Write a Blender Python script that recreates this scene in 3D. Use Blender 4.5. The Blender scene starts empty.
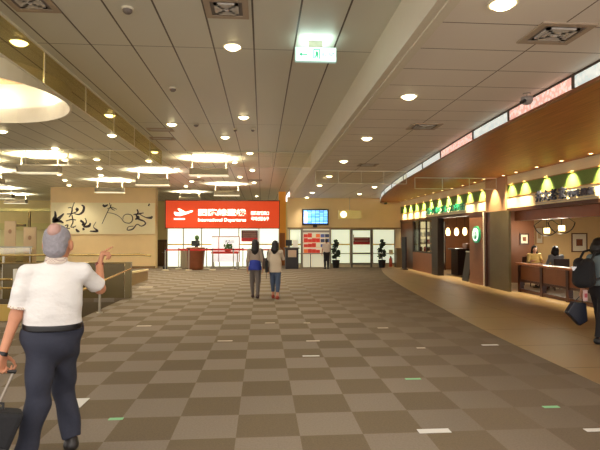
import bpy, bmesh, math, random
import numpy as np
from mathutils import Vector, Matrix
random.seed(7)
S = bpy.context.scene
COL = S.collection
PI = math.pi

# ------------------------------------------------------------------ camera
EYE = 1.57
YAW, PITCH = math.radians(-4.35), math.radians(1.2)
cam = bpy.data.cameras.new('camera'); cam.sensor_width = 36; cam.lens = 30.0; cam.clip_start = .05; cam.clip_end = 200
camo = bpy.data.objects.new('camera', cam); COL.objects.link(camo)
camo.location = (0, 0, EYE); camo.rotation_euler = (PI/2 + PITCH, 0, YAW)
S.camera = camo
# ------------------------------------------------------------------ world
W = bpy.data.worlds.new('hall_ambient'); S.world = W; W.use_nodes = True
bg = W.node_tree.nodes['Background']
bg.inputs[0].default_value = (1.0, .93, .86, 1); bg.inputs[1].default_value = 1.8
# ------------------------------------------------------------------ exposure
S.view_settings.view_transform = 'Standard'; S.view_settings.look = 'None'
S.view_settings.gamma = 1; S.view_settings.use_curve_mapping = False
S.view_settings.exposure = 0.35
DOWN_W = 85.0      # recessed downlights
SPOT_W = 380.0      # soffit spotlights
UP_W = 44.0        # hanging uplights
try:
    S.cycles.max_bounces = 7; S.cycles.diffuse_bounces = 4; S.cycles.glossy_bounces = 3
    S.cycles.transparent_max_bounces = 12; S.cycles.sample_clamp_indirect = 4
    S.cycles.use_denoising = True; S.cycles.caustics_reflective = False; S.cycles.caustics_refractive = False
except Exception:
    pass

# ------------------------------------------------------------------ helpers
_d = np.array([-math.sin(YAW)*math.cos(PITCH), math.cos(YAW)*math.cos(PITCH), math.sin(PITCH)])
_r = np.array([math.cos(YAW), math.sin(YAW), 0.]); _u = np.cross(_r, _d)
def _ray(x, y): return _d + _r*(x-300)/500 + _u*(225-y)/500
def atY(x, y, Y):
    v = _ray(x, y); t = Y/v[1]; return (float(t*v[0]), Y, float(EYE+t*v[2]))
def atZ(x, y, z):
    v = _ray(x, y); t = (z-EYE)/v[2]; return (float(t*v[0]), float(t*v[1]), z)

def lin(c):
    return tuple(((v/255)/12.92 if v/255 <= .04045 else ((v/255+.055)/1.055)**2.4) for v in c)
_M = {}
def M(name, rgb, rough=.6, metal=0, ns=0, na=.15, bump=0, emit=0, coat=0, stretch=None, spec=.5):
    if name in _M: return _M[name]
    m = bpy.data.materials.new(name); m.use_nodes = True; _M[name] = m
    nt = m.node_tree; b = nt.nodes['Principled BSDF']
    c = (*lin(rgb), 1)
    b.inputs['Base Color'].default_value = c
    b.inputs['Roughness'].default_value = rough; b.inputs['Metallic'].default_value = metal
    b.inputs['Specular IOR Level'].default_value = spec
    if coat: b.inputs['Coat Weight'].default_value = coat
    if emit:
        b.inputs['Emission Color'].default_value = c; b.inputs['Emission Strength'].default_value = emit
    tc = nt.nodes.new('ShaderNodeTexCoord'); mp = nt.nodes.new('ShaderNodeMapping')
    nt.links.new(tc.outputs['Object'], mp.inputs[0])
    if stretch: mp.inputs['Scale'].default_value = stretch
    n = nt.nodes.new('ShaderNodeTexNoise'); n.inputs['Scale'].default_value = ns or 6; n.inputs['Detail'].default_value = 4
    nt.links.new(mp.outputs[0], n.inputs['Vector'])
    if not ns: na = .03
    mx = nt.nodes.new('ShaderNodeMix'); mx.data_type = 'RGBA'
    mx.inputs['A'].default_value = tuple(max(0, v*(1-na)) for v in c[:3])+(1,)
    mx.inputs['B'].default_value = tuple(min(1, v*(1+na)) for v in c[:3])+(1,)
    nt.links.new(n.outputs['Fac'], mx.inputs['Factor']); nt.links.new(mx.outputs['Result'], b.inputs['Base Color'])
    if emit: nt.links.new(mx.outputs['Result'], b.inputs['Emission Color'])
    if bump:
        bp = nt.nodes.new('ShaderNodeBump'); bp.inputs['Strength'].default_value = bump; bp.inputs['Distance'].default_value = .02
        nt.links.new(n.outputs['Fac'], bp.inputs['Height']); nt.links.new(bp.outputs[0], b.inputs['Normal'])
    return m
def nodes_of(m): return m.node_tree, m.node_tree.nodes['Principled BSDF']
def glass_mat(name, tint, amount=.12, rough=.05):
    if name in _M: return _M[name]
    m = bpy.data.materials.new(name); m.use_nodes = True; _M[name] = m; nt = m.node_tree
    for x in list(nt.nodes): nt.nodes.remove(x)
    out = nt.nodes.new('ShaderNodeOutputMaterial'); mix = nt.nodes.new('ShaderNodeMixShader')
    tr = nt.nodes.new('ShaderNodeBsdfTransparent'); gl = nt.nodes.new('ShaderNodeBsdfGlossy')
    tr.inputs[0].default_value = (*lin(tint), 1); gl.inputs['Roughness'].default_value = rough
    mix.inputs[0].default_value = amount
    nt.links.new(tr.outputs[0], mix.inputs[1]); nt.links.new(gl.outputs[0], mix.inputs[2]); nt.links.new(mix.outputs[0], out.inputs[0])
    return m

def tag(o, label=None, cat=None, group=None, kind=None):
    if label: o['label'] = label
    if cat: o['category'] = cat
    if group: o['group'] = group
    if kind: o['kind'] = kind
    return o
def wloc(o):
    v = Vector((0, 0, 0))
    while o is not None: v += o.location; o = o.parent
    return v
def thing(name, label, cat, loc=(0, 0, 0), group=None):
    o = bpy.data.objects.new(name, None); COL.objects.link(o); o.location = loc; o.empty_display_size = .1
    return tag(o, label, cat, group)
def link_mesh(name, me, mat, parent=None, smooth=False):
    """mesh in world coordinates -> object whose origin is its parent's place (or its own base)"""
    me.materials.append(mat)
    if smooth:
        for p in me.polygons: p.use_smooth = True
    o = bpy.data.objects.new(name, me); COL.objects.link(o)
    if parent is not None:
        off = wloc(parent); o.parent = parent
        me.transform(Matrix.Translation(-off))
    else:
        vs = me.vertices
        if len(vs):
            co = np.empty(len(vs)*3); vs.foreach_get('co', co); co = co.reshape(-1, 3)
            c = Vector(((co[:, 0].min()+co[:, 0].max())/2, (co[:, 1].min()+co[:, 1].max())/2, co[:, 2].min()))
            me.transform(Matrix.Translation(-c)); o.location = c
    return o
class MB:
    def __init__(s): s.bm = bmesh.new()
    def box(s, x0, x1, y0, y1, z0, z1):
        r = bmesh.ops.create_cube(s.bm, size=1)
        for v in r['verts']:
            v.co = Vector(((x0+x1)/2+v.co.x*(x1-x0), (y0+y1)/2+v.co.y*(y1-y0), (z0+z1)/2+v.co.z*(z1-z0)))
        return s
    def cyl(s, c, r, h, r2=None, seg=20, axis='z'):
        q = bmesh.ops.create_cone(s.bm, cap_ends=True, segments=seg, radius1=r, radius2=r if r2 is None else r2, depth=h)
        for v in q['verts']:
            a = v.co.copy(); a.z += h/2
            if axis == 'x': a = Vector((a.z, a.x, a.y))
            if axis == 'y': a = Vector((a.x, a.z, a.y))
            v.co = a+Vector(c)
        return s
    def sph(s, c, r, sc=(1, 1, 1), seg=16):
        q = bmesh.ops.create_uvsphere(s.bm, u_segments=seg, v_segments=seg//2, radius=r)
        for v in q['verts']: v.co = Vector((v.co.x*sc[0]+c[0], v.co.y*sc[1]+c[1], v.co.z*sc[2]+c[2]))
        return s
    def tube(s, pts, r, seg=8):
        pts = [Vector(p) for p in pts]; rings = []
        for i, p in enumerate(pts):
            t = (pts[min(i+1, len(pts)-1)]-pts[max(i-1, 0)]).normalized()
            a = t.orthogonal().normalized() if not rings else (lastn - t*lastn.dot(t)).normalized()
            lastn = a; b = t.cross(a)
            rr = r[i] if isinstance(r, (list, tuple)) else r
            rings.append([s.bm.verts.new(p+(a*math.cos(k*2*PI/seg)+b*math.sin(k*2*PI/seg))*rr) for k in range(seg)])
        for i in range(len(rings)-1):
            for k in range(seg): s.bm.faces.new((rings[i][k], rings[i][(k+1) % seg], rings[i+1][(k+1) % seg], rings[i+1][k]))
        s.bm.faces.new(rings[0][::-1]); s.bm.faces.new(rings[-1])
        return s
    def lathe(s, c, prof, seg=48, closed=False):
        rings = [[s.bm.verts.new((c[0]+r*math.cos(2*PI*k/seg), c[1]+r*math.sin(2*PI*k/seg), c[2]+z)) for k in range(seg)] for r, z in prof]
        n = len(rings)
        for i in range(n if closed else n-1):
            A, B = rings[i], rings[(i+1) % n]
            for k in range(seg): s.bm.faces.new((A[k], A[(k+1) % seg], B[(k+1) % seg], B[k]))
        return s
    def prism(s, poly, z0, z1):
        a = [s.bm.verts.new((x, y, z0)) for x, y in poly]; b = [s.bm.verts.new((x, y, z1)) for x, y in poly]
        s.bm.faces.new(a[::-1]); s.bm.faces.new(b)
        for i in range(len(poly)):
            j = (i+1) % len(poly); s.bm.faces.new((a[i], a[j], b[j], b[i]))
        return s
    def poly3(s, pts, n, th):
        """flat polygon (3D points) given a thickness th along n"""
        n = Vector(n)*th
        a = [s.bm.verts.new(Vector(p)) for p in pts]; b = [s.bm.verts.new(Vector(p)+n) for p in pts]
        s.bm.faces.new(a[::-1]); s.bm.faces.new(b)
        for i in range(len(pts)):
            j = (i+1) % len(pts); s.bm.faces.new((a[i], a[j], b[j], b[i]))
        return s
    def build(s, name, mat, parent=None, smooth=False, bevel=0):
        if bevel:
            bmesh.ops.bevel(s.bm, geom=list(s.bm.edges), offset=bevel, segments=2, affect='EDGES', profile=.6, clamp_overlap=True)
        bmesh.ops.recalc_face_normals(s.bm, faces=list(s.bm.faces))
        me = bpy.data.meshes.new(name); s.bm.to_mesh(me); s.bm.free()
        return link_mesh(name, me, mat, parent, smooth)
def struct(o): o['kind'] = 'structure'; return o
def children(o): return [c for c in bpy.data.objects if c.parent == o]
def dup(o, loc=None, label=None, parent=None, kids=None):
    c = o.copy(); COL.objects.link(c)
    if parent is not None: c.parent = parent
    if loc is not None: c.location = loc
    if label: c['label'] = label
    for ch in children(o):
        if ch is not c: dup(ch, parent=c)
    return c
def text(name, body, loc, w, h, mat, parent, rot=(PI/2, 0, 0), ext=.004, bold=0):
    cu = bpy.data.curves.new(name, 'FONT'); cu.body = body; cu.extrude = ext; cu.align_x = 'CENTER'; cu.align_y = 'CENTER'
    cu.offset = bold; cu.size = 1; cu.resolution_u = 3
    o = bpy.data.objects.new(name, cu); COL.objects.link(o); cu.materials.append(mat)
    bpy.context.view_layer.update()
    d = o.dimensions
    o.scale = (w/max(d.x, .01), h/max(d.y, .01), 1)
    o.rotation_euler = rot
    bpy.context.view_layer.update()
    me = bpy.data.meshes.new_from_object(o.evaluated_get(bpy.context.evaluated_depsgraph_get()))
    me.transform(Matrix.Diagonal((o.scale.x, o.scale.y, 1, 1)))
    m = bpy.data.objects.new(name, me); COL.objects.link(m); m.rotation_euler = rot
    if not me.materials: me.materials.append(mat)
    bpy.data.objects.remove(o)
    m.parent = parent; m.location = Vector(loc)-wloc(parent)
    return m
def lamp(name, kind, loc, energy, color, parent, rot=(0, 0, 0), **k):
    l = bpy.data.lights.new(name, kind); l.energy = energy; l.color = color
    for a, v in k.items(): setattr(l, a, v)
    o = bpy.data.objects.new(name, l); COL.objects.link(o); o.rotation_euler = rot
    if parent is not None: o.parent = parent; o.location = Vector(loc)-wloc(parent)
    else: o.location = loc
    return o
ORD = ['nearest', 'second', 'third', 'fourth', 'fifth', 'sixth', 'seventh', 'eighth', 'ninth', 'tenth', 'eleventh', 'twelfth',
       'thirteenth', 'fourteenth', 'fifteenth', 'sixteenth', 'seventeenth', 'eighteenth', 'nineteenth', 'twentieth', 'twenty-first', 'twenty-second']
WARM = (1.0, .89, .71)

# ------------------------------------------------------------------ materials
white = M('white_paint', (226, 218, 198), .5)
cream = M('cream_paint', (222, 208, 170), .55)
beige = M('beige_wall', (246, 216, 160), .6, ns=3, na=.05)
beigeL = M('beige_plaster', (244, 214, 158), .55, ns=3, na=.05)
olive = M('olive_wall', (226, 204, 132), .5, ns=2, na=.1)
steel = M('brushed_steel', (190, 184, 168), .32, .9, ns=30, na=.1)
alu = M('aluminium_frame', (170, 160, 140), .4, .6)
dark = M('dark_metal', (46, 40, 36), .45, .4)
black = M('black_plastic', (22, 21, 22), .45)
blackcloth = M('black_fabric', (24, 24, 28), .85, ns=60, na=.3, bump=.15)
darkwood = M('dark_wood', (64, 32, 16), .35, ns=5, na=.5, stretch=(1, 1, 8))
redwood = M('red_brown_wood', (136, 74, 40), .35, ns=4, na=.35, stretch=(6, 1, 1))
brickw = M('reddish_panel', (128, 84, 58), .5, ns=8, na=.15)
lightwood = M('honey_wood', (214, 164, 104), .45, ns=4, na=.15, stretch=(1, 1, 8))
frost = M('lit_frosted_glass', (240, 246, 226), .4, emit=.85)
frostR = M('lit_pale_glass', (222, 230, 200), .4, emit=.62)
lampmat = M('lamp_glow', (255, 232, 180), .5, emit=9)
glow = M('warm_glow', (255, 214, 140), .5, emit=4)
redtape = M('red_belt', (205, 40, 34), .5, emit=.05)
skin = M('skin', (196, 140, 108), .5, ns=20, na=.08)
hairb = M('black_hair', (20, 15, 13), .45, ns=60, na=.4, bump=.3, stretch=(1, 1, .2))

# carpet: half-metre checker with pile and faded contrast towards the shops
def carpet_material():
    m = M('carpet_tiles', (128, 110, 88), .92, ns=260, na=.2, bump=.3); nt, b = nodes_of(m)
    N = nt.nodes; Lk = nt.links
    g = N.new('ShaderNodeNewGeometry'); mp = N.new('ShaderNodeMapping'); mp.vector_type = 'POINT'
    mp.inputs['Scale'].default_value = (2.0, 2.0, 1); mp.inputs['Location'].default_value = (.40+100, .12+100, .5)
    Lk.new(g.outputs['Position'], mp.inputs[0])
    ch = N.new('ShaderNodeTexChecker'); ch.inputs['Scale'].default_value = 1.0
    Lk.new(mp.outputs[0], ch.inputs[0])
    ch.inputs['Color1'].default_value = (*lin((131, 120, 106)), 1); ch.inputs['Color2'].default_value = (*lin((111, 98, 79)), 1)
    # the tiles towards the shops are closer in tone
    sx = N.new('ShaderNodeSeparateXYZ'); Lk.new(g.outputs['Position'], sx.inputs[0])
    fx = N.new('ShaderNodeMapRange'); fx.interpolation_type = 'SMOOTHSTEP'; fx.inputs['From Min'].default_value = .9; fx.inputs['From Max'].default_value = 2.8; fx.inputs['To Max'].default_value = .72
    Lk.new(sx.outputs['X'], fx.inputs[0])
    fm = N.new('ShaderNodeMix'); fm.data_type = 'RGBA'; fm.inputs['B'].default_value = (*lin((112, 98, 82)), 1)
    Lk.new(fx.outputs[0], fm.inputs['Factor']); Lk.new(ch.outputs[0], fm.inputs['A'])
    # per tile variation
    fl = N.new('ShaderNodeVectorMath'); fl.operation = 'FLOOR'; Lk.new(mp.outputs[0], fl.inputs[0])
    wn = N.new('ShaderNodeTexWhiteNoise'); Lk.new(fl.outputs[0], wn.inputs['Vector'])
    mr = N.new('ShaderNodeMapRange'); mr.inputs['To Min'].default_value = .94; mr.inputs['To Max'].default_value = 1.06
    Lk.new(wn.outputs['Value'], mr.inputs[0])
    vs = N.new('ShaderNodeVectorMath'); vs.operation = 'SCALE'; Lk.new(fm.outputs['Result'], vs.inputs[0]); Lk.new(mr.outputs[0], vs.inputs['Scale'])
    # pile noise
    nz = N.new('ShaderNodeTexNoise'); nz.inputs['Scale'].default_value = 60; nz.inputs['Detail'].default_value = 3
    Lk.new(g.outputs['Position'], nz.inputs['Vector'])
    mr2 = N.new('ShaderNodeMapRange'); mr2.inputs['To Min'].default_value = .80; mr2.inputs['To Max'].default_value = 1.2
    Lk.new(nz.outputs['Fac'], mr2.inputs[0])
    v2 = N.new('ShaderNodeVectorMath'); v2.operation = 'SCALE'; Lk.new(vs.outputs[0], v2.inputs[0]); Lk.new(mr2.outputs[0], v2.inputs['Scale'])
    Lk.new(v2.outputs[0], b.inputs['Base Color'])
    b.inputs['Specular IOR Level'].default_value = .15
    return m
def seam_material(name, base, line, px, py, w, ox=0, oy=0, rough=.45, wy=None, spec=.4, metal=0, jitter=.02):
    """flat panels with seams: pitch px by py metres, seam half widths w / wy"""
    m = M(name, base, rough, metal, spec=spec); nt, b = nodes_of(m); N = nt.nodes; Lk = nt.links
    g = N.new('ShaderNodeNewGeometry'); sx = N.new('ShaderNodeSeparateXYZ'); Lk.new(g.outputs['Position'], sx.inputs[0])
    def seam(out, pitch, off, w):
        a = N.new('ShaderNodeMath'); a.operation = 'ADD'; a.inputs[1].default_value = off+200*pitch; Lk.new(out, a.inputs[0])
        d = N.new('ShaderNodeMath'); d.operation = 'PINGPONG'; d.inputs[1].default_value = pitch/2; Lk.new(a.outputs[0], d.inputs[0])
        l = N.new('ShaderNodeMath'); l.operation = 'LESS_THAN'; l.inputs[1].default_value = w; Lk.new(d.outputs[0], l.inputs[0])
        return l.outputs[0]
    a = seam(sx.outputs['X'], px, ox, w); c = seam(sx.outputs['Y'], py, oy, wy or w)
    mx = N.new('ShaderNodeMath'); mx.operation = 'MAXIMUM'; Lk.new(a, mx.inputs[0]); Lk.new(c, mx.inputs[1])
    mm = N.new('ShaderNodeMix'); mm.data_type = 'RGBA'
    nz = N.new('ShaderNodeTexNoise'); nz.inputs['Scale'].default_value = .8; Lk.new(g.outputs['Position'], nz.inputs['Vector'])
    cr = N.new('ShaderNodeMix'); cr.data_type = 'RGBA'; Lk.new(nz.outputs['Fac'], cr.inputs['Factor'])
    cb = lin(base); cr.inputs['A'].default_value = (*[v*(1-jitter) for v in cb], 1); cr.inputs['B'].default_value = (*[min(1, v*(1+jitter)) for v in cb], 1)
    Lk.new(mx.outputs[0], mm.inputs['Factor']); Lk.new(cr.outputs['Result'], mm.inputs['A']); mm.inputs['B'].default_value = (*lin(line), 1)
    Lk.new(mm.outputs['Result'], b.inputs['Base Color'])
    return m
carpet = carpet_material()
ceilL = seam_material('ceiling_panels', (216, 214, 200), (78, 66, 50), .49, 4.2, .010, ox=.10, oy=-6.15+4.2, rough=.34, wy=.006)
ceilR = seam_material('ceiling_tiles', (234, 226, 214), (118, 100, 84), 1.2, .6, .007, ox=-2.62+1.2, oy=.03, rough=.6, wy=.007)
stone = seam_material('stone_tiles', (150, 126, 92), (100, 78, 50), 1.8, 1.2, .006, ox=.4, oy=.3, rough=.5, wy=.009, jitter=.08)
# wood soffit
def soffit_material():
    m = M('soffit_wood', (176, 104, 44), .45, ns=2.5, na=.3, stretch=(8, .5, 1), spec=.35); nt, b = nodes_of(m); N = nt.nodes; Lk = nt.links
    w = N.new('ShaderNodeTexNoise'); w.inputs['Scale'].default_value = 5; w.inputs['Detail'].default_value = 6
    g = N.new('ShaderNodeNewGeometry'); mp = N.new('ShaderNodeMapping'); mp.inputs['Scale'].default_value = (12, .35, 1)
    Lk.new(g.outputs['Position'], mp.inputs[0]); Lk.new(mp.outputs[0], w.inputs['Vector'])
    cr = N.new('ShaderNodeValToRGB'); cr.color_ramp.elements[0].position = .3; cr.color_ramp.elements[1].position = .75
    cr.color_ramp.elements[0].color = (*lin((150, 82, 32)), 1); cr.color_ramp.elements[1].color = (*lin((202, 128, 62)), 1)
    Lk.new(w.outputs['Fac'], cr.inputs[0]); Lk.new(cr.outputs[0], b.inputs['Base Color'])
    return m
soffit = soffit_material()
green = M('green_tile_band', (112, 142, 68), .6, ns=40, na=.45)
bandwood = M('pale_band_board', (250, 228, 180), .5, ns=3, na=.12, stretch=(1, .5, 8))
marble = M('brown_stone_column', (92, 80, 52), .45, ns=4, na=.2)

# ================================================================== STRUCTURE
CURVE = [(3.40, -2), (3.45, 2), (3.55, 5), (3.62, 7), (3.72, 8.7), (3.88, 10.5), (4.08, 12.6), (4.33, 15.2), (4.70, 18.2), (5.18, 21.2), (5.9, 24.5)]
def smooth_curve(P, n=6):
    out = []
    for i in range(len(P)-1):
        p0 = Vector(P[max(i-1, 0)]); p1 = Vector(P[i]); p2 = Vector(P[i+1]); p3 = Vector(P[min(i+2, len(P)-1)])
        for k in range(n):
            t = k/n
            out.append(.5*((2*p1)+(p2-p0)*t+(2*p0-5*p1+4*p2-p3)*t*t+(3*p1-p0-3*p2+p3)*t**3))
    out.append(Vector(P[-1])); return [(v.x, v.y) for v in out]
CV = smooth_curve(CURVE)
FX = 6.9       # shop front line
BY = 24.5      # back wall line
# floors
PX0, PX1, PY0, PY1 = -12.0, -3.42, 9.75, 12.92      # stair opening in the floor
b = MB(); b.prism([(x, y) for x, y in CV]+[(PX1, 24.5), (PX1, -2)], -.1, 0)
b.box(PX1, 6.9, 24.5, 35, -.1, 0).box(-22, PX1, PY1, 35, -.1, 0).box(-22, PX1, -2, PY0, -.1, 0).box(-22, PX0, PY0, PY1, -.1, 0)
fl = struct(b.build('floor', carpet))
b = MB().box(PX0, PX1, PY1, PY1+.06, -2, -.1).box(PX0, PX1, PY0-.06, PY0, -2, -.1).box(PX1, PX1+.06, PY0, PY1, -2, -.1).box(PX0-.06, PX0, PY0, PY1, -2, -.1).box(PX0, PX1, PY0, PY1, -2.1, -2)
for k in range(7): b.box(PX1-.3*(k+1), PX1-.3*k, PY0, PY1, -2, -.22*(k+1))
struct(b.build('stair_well', M('stair_well_brown', (96, 82, 56), .6, ns=2, na=.15)))
b = MB(); b.prism([(x, y) for x, y in CV]+[(15, 24.5), (15, -2)], -.1, .002)
struct(b.build('floor.001', stone))
# raised centre/left ceiling with round hole
DC = (-4.64, 7.75); DR = 1.668
b = MB()
seg = 48; ring = [(DC[0]+DR*math.cos(2*PI*k/seg), DC[1]+DR*math.sin(2*PI*k/seg)) for k in range(seg)]
x0, x1, y0, y1 = -8.0, -1.5, 4.0, 11.0
vr = [b.bm.verts.new((x, y, 3.87)) for x, y in ring]
def sq(k):
    a = 2*PI*k/seg; dx, dy = math.cos(a), math.sin(a); t = 1e9
    if dx > 1e-9: t = min(t, (x1-DC[0])/dx)
    if dx < -1e-9: t = min(t, (x0-DC[0])/dx)
    if dy > 1e-9: t = min(t, (y1-DC[1])/dy)
    if dy < -1e-9: t = min(t, (y0-DC[1])/dy)
    return (DC[0]+dx*t, DC[1]+dy*t)
vs_ = [b.bm.verts.new((*sq(k), 3.87)) for k in range(seg)]
for k in range(seg): b.bm.faces.new((vr[k], vr[(k+1) % seg], vs_[(k+1) % seg], vs_[k]))
for cx, cy in ((x0, y0), (x1, y0), (x1, y1), (x0, y1)):   # corner triangles
    ks = sorted(range(seg), key=lambda k: (sq(k)[0]-cx)**2+(sq(k)[1]-cy)**2)[:2]
    b.bm.faces.new((vs_[ks[0]], vs_[ks[1]], b.bm.verts.new((cx, cy, 3.87))))
for X0, X1, Y0, Y1 in ((-22, x0, 1, 35), (x1, 1.4, 1, 35), (x0, x1, 1, y0), (x0, x1, y1, 35)):
    b.bm.faces.new([b.bm.verts.new(p) for p in ((X0, Y0, 3.87), (X1, Y0, 3.87), (X1, Y1, 3.87), (X0, Y1, 3.87))])
b.box(-22, 9, 1, 35, 4.6, 4.65)
struct(b.build('ceiling', ceilL))
b = MB(); b.prism([(x, y) for x, y in CV]+[(1.45, 24.5), (1.45, -2)], 3.41, 3.48)
struct(b.build('ceiling.001', ceilR))
b = MB().box(1.36, 1.44, -2, 24.5, 3.40, 3.87).box(1.44, 1.53, -2, 24.5, 3.385, 3.42)
struct(b.build('ceiling_beam', white))
# soffit over the shops
b = MB(); b.prism([(x+.03, y) for x, y in CV]+[(FX+.3, 24.5), (FX+.3, -2)], 3.24, 3.30)
struct(b.build('ceiling.002', soffit))
# fascia between ceiling and soffit along the curve
def curve_band(i0, i1, z0, z1, off, th):
    b = MB(); pts = CV[i0:i1+1]; P = []
    for k, (x, y) in enumerate(pts):
        a = pts[max(k-1, 0)]; c = pts[min(k+1, len(pts)-1)]; d = Vector((c[0]-a[0], c[1]-a[1])).normalized(); n = Vector((d.y, -d.x))
        P.append((Vector((x, y))+n*off, Vector((x, y))+n*(off+th)))
    poly = [tuple(p[0]) for p in P]+[tuple(p[1]) for p in reversed(P)]
    b.prism(poly, z0, z1); return b
trimdark = M('dark_trim', (70, 52, 40), .5)
struct(curve_band(0, len(CV)-1, 3.385, 3.415, -.035, .05).build('trim_1', trimdark))
struct(curve_band(0, len(CV)-1, 3.205, 3.24, -.035, .06).build('trim_2', M('brown_trim', (140, 84, 44), .4)))
# walls
b = MB().box(1.25, FX+.2, BY, BY+.3, 1.93, 3.46); struct(b.build('wall_back', beige))
b = MB().box(1.25, FX+.2, BY, BY+.3, 0, .16).box(1.25, 1.33, BY, BY+.3, .16, 1.93).box(6.62, FX+.2, BY, BY+.3, .16, 1.93); struct(b.build('wall_back.001', cream))
b = MB().box(1.25, 6.9, BY-.03, BY+.05, 1.90, 1.96); struct(b.build('trim_3', M('bronze_trim', (150, 122, 74), .4, .4)))
b = MB().box(-10.0, -5.1, BY, BY+.5, 0, 3.87); struct(b.build('wall_left', beigeL))
b = MB().box(-10.0, -5.1, BY-.02, BY, 0, .1); struct(b.build('baseboard_left', M('baseboard_brown', (130, 96, 56), .5)))
b = MB().box(-22, 9, 34, 34.2, 0, 3.87); struct(b.build('wall_far', olive))
b = MB().box(FX+.2, 15, BY, BY+.2, 0, 3.9); struct(b.build('wall_right_end', M('deep_brown_wall', (110, 70, 36), .5, ns=3)))
# curtain of windows in the back wall (frosted, lit from inside)
def glazing(name, x0, x1, y, z0, z1, mat, rails=(), fr=.05):
    root = bpy.data.objects.new(name, None); COL.objects.link(root); root.location = ((x0+x1)/2, y, z0); root['kind'] = 'structure'
    MB().box(x0+fr, x1-fr, y+.03, y+.05, z0+fr, z1-fr).build('pane', mat, root)
    b = MB().box(x0, x0+fr, y, y+.08, z0, z1).box(x1-fr, x1, y, y+.08, z0, z1).box(x0+fr, x1-fr, y, y+.08, z0, z0+fr).box(x0+fr, x1-fr, y, y+.08, z1-fr, z1)
    for zr in rails: b.box(x0+fr, x1-fr, y+.005, y+.07, zr-.02, zr+.02)
    b.build('frame', alu, root)
    MB().box(x0+fr, x1-fr, y+.012, y+.03, 1.10, 1.16).build('safety_stripe', M('yellow_stripe', (222, 180, 50), .5), root)
    return root
for i, (a, c) in enumerate(((1.33, 1.95), (3.36, 4.38), (5.46, 6.62))):
    glazing('window_%d' % (i+1), a, c, BY, .16, 1.90, frostR, rails=(.68,))
# double glass door leaf of the back wall
d = bpy.data.objects.new('door_1', None); COL.objects.link(d); d.location = (4.92, BY, 0); d['kind'] = 'structure'
MB().box(4.46, 5.38, BY+.03, BY+.05, .2, 1.86).build('pane', frostR, d)
MB().box(4.38, 4.48, BY-.01, BY+.08, .0, 1.90).box(5.36, 5.46, BY-.01, BY+.08, .0, 1.90).box(4.48, 5.36, BY, BY+.07, .12, .22).box(4.48, 5.36, BY, BY+.07, .64, .72).box(4.48, 5.36, BY, BY+.07, 1.82, 1.9).build('frame', M('grey_frame', (120, 112, 96), .4, .5), d)
MB().box(4.44, 4.54, BY-.06, BY-.02, 1.28, 1.62).build('pull_handle', steel, d)
# departures front: lit glass under the red sign
DY = 25.0
xs = [-4.64, -3.86, -2.98, -2.1, -1.15, -.15, .85]
for i in range(6):
    glazing('window_%d' % (i+4), xs[i], xs[i+1], DY, .02, 1.93, frost, rails=(), fr=.025)
b = MB().box(-4.66, .87, DY+.1, DY+.25, 0, 3.2); struct(b.build('wall_departures', cream))
b = MB().box(.87, 1.25, 26.2, 26.4, 0, 3.87); struct(b.build('wall_corridor', M('orange_corridor_glow', (226, 150, 50), .5, emit=.12)))  # corridor light put into the wall material as a faint orange glow
d = bpy.data.objects.new('door_2', None); COL.objects.link(d); d.location = (1.03, 26.1, 0); d['kind'] = 'structure'
MB().box(.93, 1.2, 26.14, 26.2, 0, 1.7).build('door_leaf', M('brown_door', (150, 84, 24), .5), d)
MB().sph((.97, 26.12, .9), .03).build('door_handle', steel, d)

# atrium wall bands at far left (behind the stair opening)
b = MB().box(-18.5, -10.4, 31.8, 32.0, 0, 1.9); struct(b.build('wall_atrium', M('yellow_green_wall', (246, 234, 168), .5, ns=2, na=.06)))
b = MB().box(-19, -10.2, 31.0, 32.0, 1.9, 2.3); struct(b.build('trim_4', M('pale_ledge', (214, 200, 120), .5)))
b = MB().box(-19, -10.2, 29.6, 30.2, 2.95, 3.12); struct(b.build('ceiling_beam.001', M('pale_beam', (210, 200, 130), .5)))

# ------------------------------------------------------------------ shop front (right)
COLY = (13.5, 14.9)
def front_segment(y0, y1):
    struct(MB().box(FX, FX+.15, y0, y1, 2.33, 2.655).build('wall_right', bandwood))
    struct(MB().box(FX+.01, FX+.15, y0, y1, 2.655, 2.99).build('wall_right', green))
    struct(MB().box(FX, FX+.15, y0, y1, 2.99, 3.25).build('wall_right', bandwood))
    struct(MB().box(FX-.02, FX, y0, y1, 2.645, 2.665).box(FX-.02, FX, y0, y1, 2.98, 3.0).build('trim_5', M('gold_trim', (190, 140, 70), .4)))
    struct(MB().box(FX-.02, FX+.25, y0, y1, 2.24, 2.33).build('trim_6', M('bronze_lintel', (84, 52, 34), .4, .3)))
front_segment(2, 13.6); front_segment(14.9, BY)
struct(MB().box(FX-.05, FX+.02, 13.45, 14.6, 0, 2.28).build('column_1', marble))
struct(MB().box(FX+.0, FX+.12, 14.6, 14.9, 0, 2.28).build('column_5', darkwood))
struct(MB().box(FX-.05, FX+.12, 13.6, 14.88, 2.28, 3.25).build('column_2', M('cream_column', (206, 160, 120), .5)))
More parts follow.
